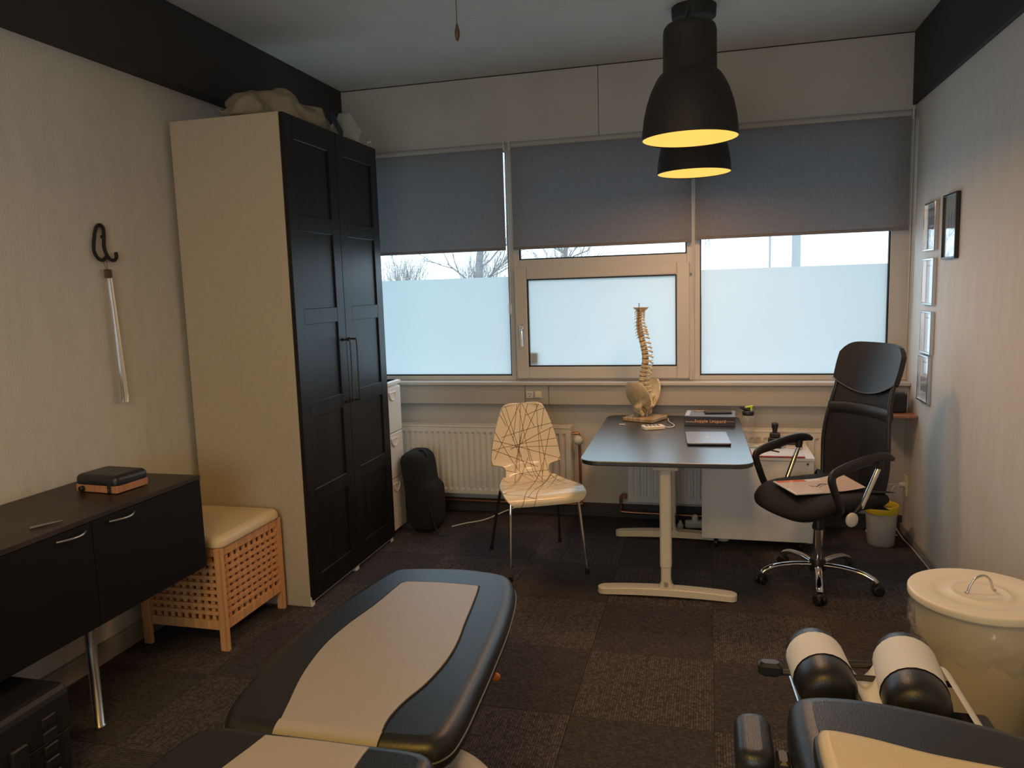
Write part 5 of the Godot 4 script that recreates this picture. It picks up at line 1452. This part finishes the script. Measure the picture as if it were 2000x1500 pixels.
func diplomas() -> void:
	var x := XR
	# [z centre, y centre, width, height, label, kind]
	var list := [[0.43, 1.782, 0.205, 0.250, "silver-framed dark diploma, topmost of the column", 0], [0.765, 1.760, 0.215, 0.310, "black-framed anatomical print beside the dark diploma", 1], [0.43, 1.496, 0.205, 0.243, "silver-framed pale certificate just below the dark diploma", 2], [0.426, 1.228, 0.205, 0.225, "silver-framed pale certificate, third of the column", 3], [0.405, 0.978, 0.205, 0.255, "silver-framed pale certificate, lowest on the wall", 4]]
	for d in list:
		var w: float = d[2]
		var h: float = d[3]
		var o := thing("framed_print", d[4], "picture frame", Vector3(x, d[1], d[0]), -90, "framed prints on the right wall")
		# local +z now faces into the room, local x runs along the wall
		part(o, "frame", frame_rect(MB.new(), -w / 2, -h / 2, w / 2, h / 2, 0.010, 0.0, 0.020, 0.0015), M.black_plastic if d[5] == 1 else M.steel)
		var im := Image.create(256, 320, false, Image.FORMAT_RGB8)
		var rng := RandomNumberGenerator.new()
		rng.seed = 200 + d[5]
		if d[5] == 0:
			im.fill(C(0.045, 0.085, 0.13))
			im.fill_rect(Rect2i(0, 0, 256, 26), C(0.40, 0.44, 0.46))
			im.fill_rect(Rect2i(70, 148, 116, 18), C(0.42, 0.48, 0.52))
			for k in 3: im.fill_rect(Rect2i(60, 118 - 12 * k, 136, 3), C(0.20, 0.26, 0.31))
			for k in 7: im.fill_rect(Rect2i(40 + 4 * (k % 3), 190 + 14 * k, 176 - 8 * (k % 3), 3), C(0.20, 0.26, 0.31))
			for k in 12:
				im.fill_rect(Rect2i(24 + k, 110 + 4 * k, 8, 4), C(0.38, 0.43, 0.47))
				im.fill_rect(Rect2i(224 - k, 110 + 4 * k, 8, 4), C(0.38, 0.43, 0.47))
		elif d[5] == 1:
			im.fill(C(0.30, 0.33, 0.31))
			for k in 3:
				var cx: int = [70, 128, 186][k]
				var col := C(0.11, 0.10, 0.095)
				for y in 150:
					var hw := int(10 + 8 * sin(y * 0.045) + (6 if y < 70 else -2))
					im.fill_rect(Rect2i(cx - hw, 96 + y, hw * 2 if y < 80 else hw, 1), col)
				im.fill_rect(Rect2i(cx - 8, 74, 16, 20), col)
		else:
			im.fill(C(0.80, 0.82, 0.82))
			im.fill_rect(Rect2i(70, 34, 116, 12), C(0.25, 0.27, 0.29))
			for k in 13: im.fill_rect(Rect2i(48 + rng.randi_range(0, 24), 72 + 15 * k, 150 + rng.randi_range(-50, 10), 3), C(0.55, 0.57, 0.60))
			im.fill_rect(Rect2i(60, 282, 50, 3), C(0.15, 0.15, 0.2))
			im.fill_rect(Rect2i(150, 282, 50, 3), C(0.15, 0.15, 0.2))
			if d[5] == 4: im.fill_rect(Rect2i(20, 150, 216, 110), C(0.16, 0.22, 0.28))
		var pm := mat(Color.WHITE, 0.6)
		pm.albedo_texture = ImageTexture.create_from_image(im)
		part(o, "print", MB.new().boxab(Vector3(-w / 2 + 0.008, -h / 2 + 0.008, 0.002), Vector3(w / 2 - 0.008, h / 2 - 0.008, 0.007)), M.white_paper)
		var sheet_ := MB.new()
		sheet_.quad(Vector3(-w / 2 + 0.010, -h / 2 + 0.010, 0.0075), Vector3(w / 2 - 0.010, -h / 2 + 0.010, 0.0075), Vector3(w / 2 - 0.010, h / 2 - 0.010, 0.0075), Vector3(-w / 2 + 0.010, h / 2 - 0.010, 0.0075))
		part(o, "printed_sheet", sheet_, pm)
		if d[5] == 0: text(o, "heading", "Diplom", Vector3(0, 0.068, 0.0078), 0.042, C(0.45, 0.50, 0.54), Vector3.ZERO)
		part(o, "glass", MB.new().boxab(Vector3(-w / 2 + 0.0095, -h / 2 + 0.0095, 0.0095), Vector3(w / 2 - 0.0095, h / 2 - 0.0095, 0.0115)), M.glass)

func V2(a: Array) -> Array:
	var o := []
	for p in a: o.append(Vector2(p[0], p[1]))
	return o

# upholstered section: outline in (x, z), rounded edge; returns the outline
func cushion(parent: Node3D, called: String, outl: Array, y0: float, y1: float, m: Material, round_ := 0.03) -> MeshInstance3D:
	return part(parent, called, MB.new().slab(outl, y0, y1, 0.012, round_, 5, true), m)

func build_tables() -> void:
	# treatment table, far section
	var t := thing("treatment_table", "black treatment table with beige centre panels at the left front", "table")
	var y := 0.50
	var outl := MB.spline(V2([[0.098, 2.325], [0.301, 2.290], [0.438, 2.302], [0.508, 2.328], [0.545, 2.388], [0.574, 2.50], [0.602, 2.70], [0.620, 2.93], [0.630, 3.10], [0.636, 3.26], [0.622, 3.345], [0.560, 3.380], [0.33, 3.392], [0.10, 3.388], [0.042, 3.352], [0.010, 3.27], [-0.012, 3.14], [-0.026, 2.98], [-0.024, 2.80], [0.012, 2.56], [0.044, 2.395]]), 4, true)
	cushion(t, "leg_cushion", outl, y - 0.075, y, M.black_leather, 0.042)
	part(t, "leg_piping", MB.new().tube(ring3(MB.inset(MB.ccw(outl), -0.001), y - 0.046), 0.0028, 5), M.piping)
	var inl_right := MB.spline(V2([[0.170, 2.474], [0.30, 2.462], [0.420, 2.466], [0.440, 2.486], [0.461, 2.62], [0.478, 2.75], [0.497, 2.88], [0.502, 3.00], [0.490, 3.12], [0.468, 3.21], [0.459, 3.29], [0.468, 3.356]]), 3)
	var inl_left := MB.spline(V2([[0.203, 3.356], [0.178, 3.27], [0.147, 3.165], [0.126, 3.055], [0.117, 2.95], [0.124, 2.82], [0.143, 2.69], [0.152, 2.56], [0.156, 2.495]]), 3)
	var inl := inl_right + inl_left
	part(t, "leg_inlay", MB.new().slab(inl, y - 0.006, y + 0.0045, 0.0, 0.0025, 2, true), M.beige_leather, "beige centre panel")
	# the inlay continues over the rounded near end
	var g := []
	for i in 10:
		var a := PI / 2 * i / 9.0
		var row := []
		for j in 9:
			var x := lerpf(0.200, 0.470, j / 8.0)
			row.append(Vector3(x, y - 0.042 + 0.0448 * cos(a), 3.350 + 0.0448 * sin(a)))
		g.append(row)
	g.reverse()
	part(t, "leg_inlay_end", MB.new().sheet(g, 0.004), M.beige_leather)
	var seam := []
	for q in inl_left + inl_right: seam.append(Vector3(q.x + (0.003 if q.x > 0.31 else -0.003), y + 0.0012, q.y - (0.003 if q.y < 2.5 else 0.0)))
	part(t, "inlay_seam", MB.new().tube(seam, 0.0020, 5), M.black_matte)
	# near section, running on below the camera
	var y2 := 0.515
	var o2 := MB.spline(V2([[0.06, 3.412], [0.20, 3.402], [0.44, 3.400], [0.57, 3.400], [0.622, 3.420], [0.640, 3.48], [0.640, 3.70], [0.640, 4.10], [0.62, 4.30], [0.55, 4.36], [0.10, 4.36], [0.03, 4.30], [0.01, 4.10], [0.01, 3.70], [0.012, 3.50]]), 4, true)
	cushion(t, "body_cushion", o2, y2 - 0.075, y2, M.black_leather, 0.036)
	part(t, "body_inlay", MB.new().slab(MB.spline(V2([[0.215, 3.435], [0.34, 3.43], [0.475, 3.43]]), 3) + MB.spline(V2([[0.473, 3.46], [0.478, 3.55], [0.50, 3.80], [0.49, 4.2]]), 3) + V2([[0.17, 4.2]]) + MB.spline(V2([[0.15, 3.80], [0.190, 3.57], [0.206, 3.49]]), 3), y2 - 0.006, y2 + 0.004, 0.0, 0.005, 3, true), M.beige_leather, "beige centre panel")
	# frame and base
	part(t, "under_frame", MB.new().boxab(Vector3(0.12, y - 0.125, 2.55), Vector3(0.50, y - 0.085, 4.25), 0.004), M.black_plastic)
	part(t, "column", MB.new().boxab(Vector3(0.20, 0.14, 3.25), Vector3(0.42, y - 0.12, 3.75), 0.01), M.black_plastic)
	part(t, "base_cover", MB.new().slab(MB.spline(V2([[0.06, 3.02], [0.30, 2.94], [0.52, 2.98], [0.66, 3.06], [0.72, 3.20], [0.72, 3.8], [0.60, 4.0], [0.10, 4.0], [-0.03, 3.8], [-0.03, 3.16]]), 5, true), 0.02, 0.30, 0.01, 0.12, 6, true), M.cream_plastic, "cream rounded base cover")
	part(t, "floor_plate", MB.new().boxab(Vector3(0.02, 0.0, 3.1), Vector3(0.66, 0.024, 3.95), 0.005), M.black_plastic)
	part(t, "release_lever", MB.new().tube([Vector3(0.40, 0.36, 2.80), Vector3(0.575, 0.36, 2.80)], 0.006, 8), M.steel)
	part(t, "lever_knob", MB.new().at(Vector3(0.568, 0.36, 2.80), Vector3(0, 0, -90)).lathe([[0.008, 0.0], [0.012, 0.004], [0.0125, 0.022], [0.009, 0.030], [0.003, 0.033]], 14), M.orange, "orange lever knob")
	solo("cream_lead", MB.new().tube(MB.spline([Vector3(0.05, 0.40, 3.46), Vector3(-0.02, 0.33, 3.42), Vector3(-0.10, 0.20, 3.36), Vector3(-0.19, 0.06, 3.36), Vector3(-0.27, 0.007, 3.42), Vector3(-0.35, 0.006, 3.6)], 6), 0.0045, 6), M.cream_plastic, "thin cream lead running from the treatment table to the floor", "cable")
	head_table()
	big_bin()

func ring3(p: Array, yy: float) -> Array:
	var r := []
	for q in p: r.append(Vector3(q.x, yy, q.y))
	r.append(r[0])
	return r

func head_table() -> void:
	var t := thing("head_table", "second treatment table with two paper-covered face rolls, right front", "table")
	# two half-round face cushions
	for d in [[1.408, 2.792, 1.421, 3.06, 0.071], [1.632, 2.782, 1.600, 3.10, 0.074]]:
		var r: float = d[4]
		var a := Vector3(d[0] + r, 0.535, d[1])
		var b := Vector3(d[2] + r, 0.535, d[3])
		var ax := (b - a).normalized()
		var side := Vector3.UP.cross(ax).normalized()
		var sec := func(c: Vector3, k: float, e: float) -> PackedVector3Array:
			var ring := PackedVector3Array()
			for j in 24:
				var an := TAU * j / 24.0
				var yy := sin(an)
				yy = yy if yy > 0 else yy * 0.75
				ring.append(c + side * cos(an) * (r * k + e) + Vector3.UP * yy * (r * k + e))
			ring.reverse()
			return ring
		var rings := []
		var L := a.distance_to(b)
		for q in [[0.0, 0.45], [0.004, 0.70], [0.014, 0.88], [0.032, 0.98], [0.05, 1.0], [L - 0.075, 1.0], [L - 0.045, 0.985], [L - 0.02, 0.92], [L - 0.006, 0.78], [L + 0.002, 0.58], [L + 0.006, 0.3], [L + 0.007, 0.08]]:
			rings.append(sec.call(a + ax * q[0], q[1], 0.0))
		part(t, "face_cushion", MB.new().loft(rings, true, true, true), M.black_leather, "black half-round face cushion")
		var pr := []
		for q in 7: pr.append(sec.call(a + ax * lerpf(0.062, L - 0.088, q / 6.0), 1.0, 0.0022))
		part(t, "paper_cover", MB.new().loft(pr, false, false, true), M.paper, "white paper cover")
	# paper hanging between and beside the rolls
	var g := []
	for i in 8:
		var row := []
		for j in 9:
			var u := j / 8.0
			row.append(Vector3(lerpf(1.556, 1.628, u), 0.545 - 0.045 * sin(PI * u), lerpf(2.86, 3.03, i / 7.0)))
		g.append(row)
	g.reverse()
	part(t, "paper_bridge", MB.new().sheet(g, 0.0008), M.paper)
	var g2 := []
	for i in 8:
		var row := []
		for j in 7:
			var u := j / 6.0
			row.append(Vector3(1.776 + 0.055 * u, 0.545 - 0.09 * u * u, lerpf(2.86, 3.16, i / 7.0)))
		g2.append(row)
	g2.reverse()
	part(t, "paper_tail", MB.new().sheet(g2, 0.0008), M.paper)
	part(t, "roll_bar", MB.new().tube([Vector3(1.34, 0.52, 2.92), Vector3(1.80, 0.52, 2.90)], 0.008, 8).tube([Vector3(1.62, 0.525, 2.845), Vector3(1.56, 0.525, 2.85)], 0.010, 8), M.dark_metal)
	part(t, "side_knob", MB.new().boxab(Vector3(1.335, 0.512, 2.90), Vector3(1.395, 0.548, 2.94), 0.008), M.black_plastic)
	part(t, "head_rail", MB.new().tube([Vector3(1.425, 0.48, 2.86), Vector3(1.45, 0.47, 3.25)], 0.010, 8), M.steel)
	part(t, "head_rail", MB.new().tube([Vector3(1.74, 0.48, 2.86), Vector3(1.72, 0.47, 3.25)], 0.010, 8), M.steel)
	# chest cushion
	var y := 0.630
	var o := MB.spline(V2([[1.40, 3.205], [1.50, 3.185], [1.62, 3.20], [1.74, 3.235], [1.86, 3.29], [1.92, 3.36], [1.94, 3.50], [1.94, 3.75], [1.90, 3.82], [1.45, 3.82], [1.385, 3.75], [1.375, 3.50], [1.372, 3.27]]), 5, true)
	cushion(t, "chest_cushion", o, y - 0.085, y, M.black_leather, 0.05)
	# pale centre panel standing proud
	var c := MB.spline(V2([[1.425, 3.415], [1.50, 3.425], [1.60, 3.455], [1.72, 3.475], [1.86, 3.50], [1.90, 3.53], [1.905, 3.62], [1.905, 3.76], [1.89, 3.79], [1.43, 3.79], [1.412, 3.76], [1.412, 3.60], [1.410, 3.45]]), 4, true)
	part(t, "centre_panel", MB.new().slab(c, y - 0.01, y + 0.045, 0.0, 0.018, 4, true), M.gold_leather, "cream raised centre panel")
	part(t, "panel_edge", MB.new().slab(MB.inset(MB.ccw(c), -0.008), y - 0.02, y + 0.026, 0.0, 0.008, 3, true), M.black_leather)
	# arm pad on its bracket
	part(t, "arm_pad", MB.new().slab(MB.rrect(1.262, 3.262, 1.337, 3.435, 0.034, 7), 0.550, 0.607, 0.016, 0.024, 5, true), M.black_leather, "small black arm pad")
	part(t, "arm_pad", MB.new().slab(MB.rrect(1.985, 3.262, 2.06, 3.435, 0.034, 7), 0.550, 0.607, 0.016, 0.024, 5, true), M.black_leather, "small black arm pad")
	part(t, "arm_bracket", MB.new().boxab(Vector3(1.29, 0.52, 3.36), Vector3(1.40, 0.54, 3.40), 0.004).boxab(Vector3(1.342, 0.50, 3.345), Vector3(1.368, 0.575, 3.395), 0.005).boxab(Vector3(1.29, 0.53, 3.34), Vector3(1.315, 0.557, 3.40), 0.003), M.dark_metal)
	part(t, "arm_bracket", MB.new().boxab(Vector3(1.92, 0.52, 3.36), Vector3(2.03, 0.557, 3.40), 0.004), M.dark_metal)
	# body and base
	part(t, "under_frame", MB.new().boxab(Vector3(1.48, 0.44, 3.0), Vector3(1.84, 0.505, 3.80), 0.005), M.black_plastic)
	part(t, "pedestal", MB.new().boxab(Vector3(1.55, 0.05, 3.35), Vector3(1.78, 0.45, 3.75), 0.01), M.black_plastic)
	part(t, "floor_plate", MB.new().boxab(Vector3(1.42, 0.0, 3.2), Vector3(1.92, 0.05, 3.85), 0.01), M.black_plastic)

func big_bin() -> void:
	var b := thing("lidded_bin", "large pale bin with round cream lid and wire handle by the right wall", "bin", Vector3(2.085, 0, 2.17))
	var R := 0.215
	part(b, "bin_body", MB.new().lathe([[0.150, 0.0], [0.156, 0.006], [0.190, 0.40], [0.196, 0.445], [0.199, 0.45], [0.196, 0.45], [0.186, 0.40], [0.150, 0.01]], 40, Vector3.ZERO, true, false), M.cream_plastic)
	# clear bag folded over the rim
	var n := FastNoiseLite.new()
	n.seed = 12
	n.frequency = 1.6
	var rings := []
	for i in 12:
		var u := i / 11.0
		var ring := PackedVector3Array()
		for j in 56:
			var a := TAU * j / 56.0
			var w := n.get_noise_3d(cos(a) * 2.2, sin(a) * 2.2, u * 1.4)
			var fr := 0.014 * sin(a * 13.0 + u * 4.0 + w * 6.0) * (1.0 - u)
			var drop := 0.16 + 0.07 * n.get_noise_2d(cos(a) * 1.5 + 5.0, sin(a) * 1.5)
			var rr := 0.201 + 0.016 * sin(PI * u) + 0.018 * w * (1.0 - u * 0.7) + maxf(fr, -0.004) - 0.016 * (1.0 - u)
			rr = maxf(rr, 0.200 - 0.04 * (1.0 - u))
			ring.append(Vector3(rr * cos(a), 0.452 - drop * (1.0 - u), -rr * sin(a)))
		rings.append(ring)
	part(b, "bag_skirt", MB.new().loft(rings, false, false, true), M.poly_bag, "crumpled clear bag folded over the rim")
	part(b, "lid", MB.new().lathe([[0.205, 0.455], [R - 0.003, 0.455], [R, 0.456], [R + 0.001, 0.460], [R + 0.001, 0.476], [R - 0.001, 0.480], [R - 0.004, 0.4815], [R - 0.008, 0.482], [R - 0.03, 0.482], [0.150, 0.4810], [0.138, 0.4785], [0.132, 0.4755], [0.095, 0.4760], [0.090, 0.4790], [0.082, 0.4810], [0.078, 0.4790], [0.03, 0.4800], [0.002, 0.4805]], 64), M.lid, "round cream lid with moulded rings")
	part(b, "lid_handle", MB.new().tube(MB.spline([Vector3(-0.052, 0.480, 0.018), Vector3(-0.044, 0.484, 0.017), Vector3(-0.036, 0.505, 0.014), Vector3(-0.018, 0.530, 0.008), Vector3(0.010, 0.536, -0.002), Vector3(0.030, 0.518, -0.010), Vector3(0.040, 0.488, -0.014), Vector3(0.050, 0.481, -0.020)], 5), 0.0042, 8), M.steel, "bent wire handle")

func build_small_things() -> void:
	solo("paper_scrap", MB.new().boxab(Vector3(-0.56, 0.0, 3.02), Vector3(-0.545, 0.0012, 3.027)), M.white_paper, "tiny white paper scrap on the carpet near the sideboard", "scrap")
	solo("desk_note", MB.new().boxab(Vector3(0.700, DY, 0.42), Vector3(0.735, DY + 0.0008, 0.435)), M.white_paper, "tiny white slip on the desk left of the spine board", "paper")
	unseen_ceiling_lamp()

func unseen_ceiling_lamp() -> void:  # out of view, placed to warm the surfaces facing the camera
	var o := thing("unseen_ceiling_lamp", "unseen warm flat ceiling lamp behind the camera, placed to light surfaces facing it", "lamp", Vector3(0.5, H, 5.0))
	part(o, "housing", MB.new().boxab(Vector3(-0.63, -0.05, -0.33), Vector3(0.63, 0.0, 0.33), 0.004), M.white_plastic)
	var dm := mat(C(0.8, 0.7, 0.5), 0.6)
	dm.emission_enabled = true
	dm.emission = Color(1.0, 0.80, 0.40)
	dm.emission_energy_multiplier = 1.2
	part(o, "diffuser", MB.new().boxab(Vector3(-0.60, -0.056, -0.30), Vector3(0.60, -0.049, 0.30), 0.002), dm)
	var l := AreaLight3D.new()
	l.name = "unseen_ceiling_light"
	l.area_size = Vector2(1.2, 0.6)
	l.area_normalize_energy = false
	l.light_color = UNSEEN_PANEL_COLOR
	l.light_energy = UNSEEN_PANEL
	l.shadow_enabled = true
	l.area_range = 12.0
	l.position = Vector3(0, -0.062, 0)
	l.rotation_degrees = Vector3(-90, 0, 0)
	o.add_child(l)
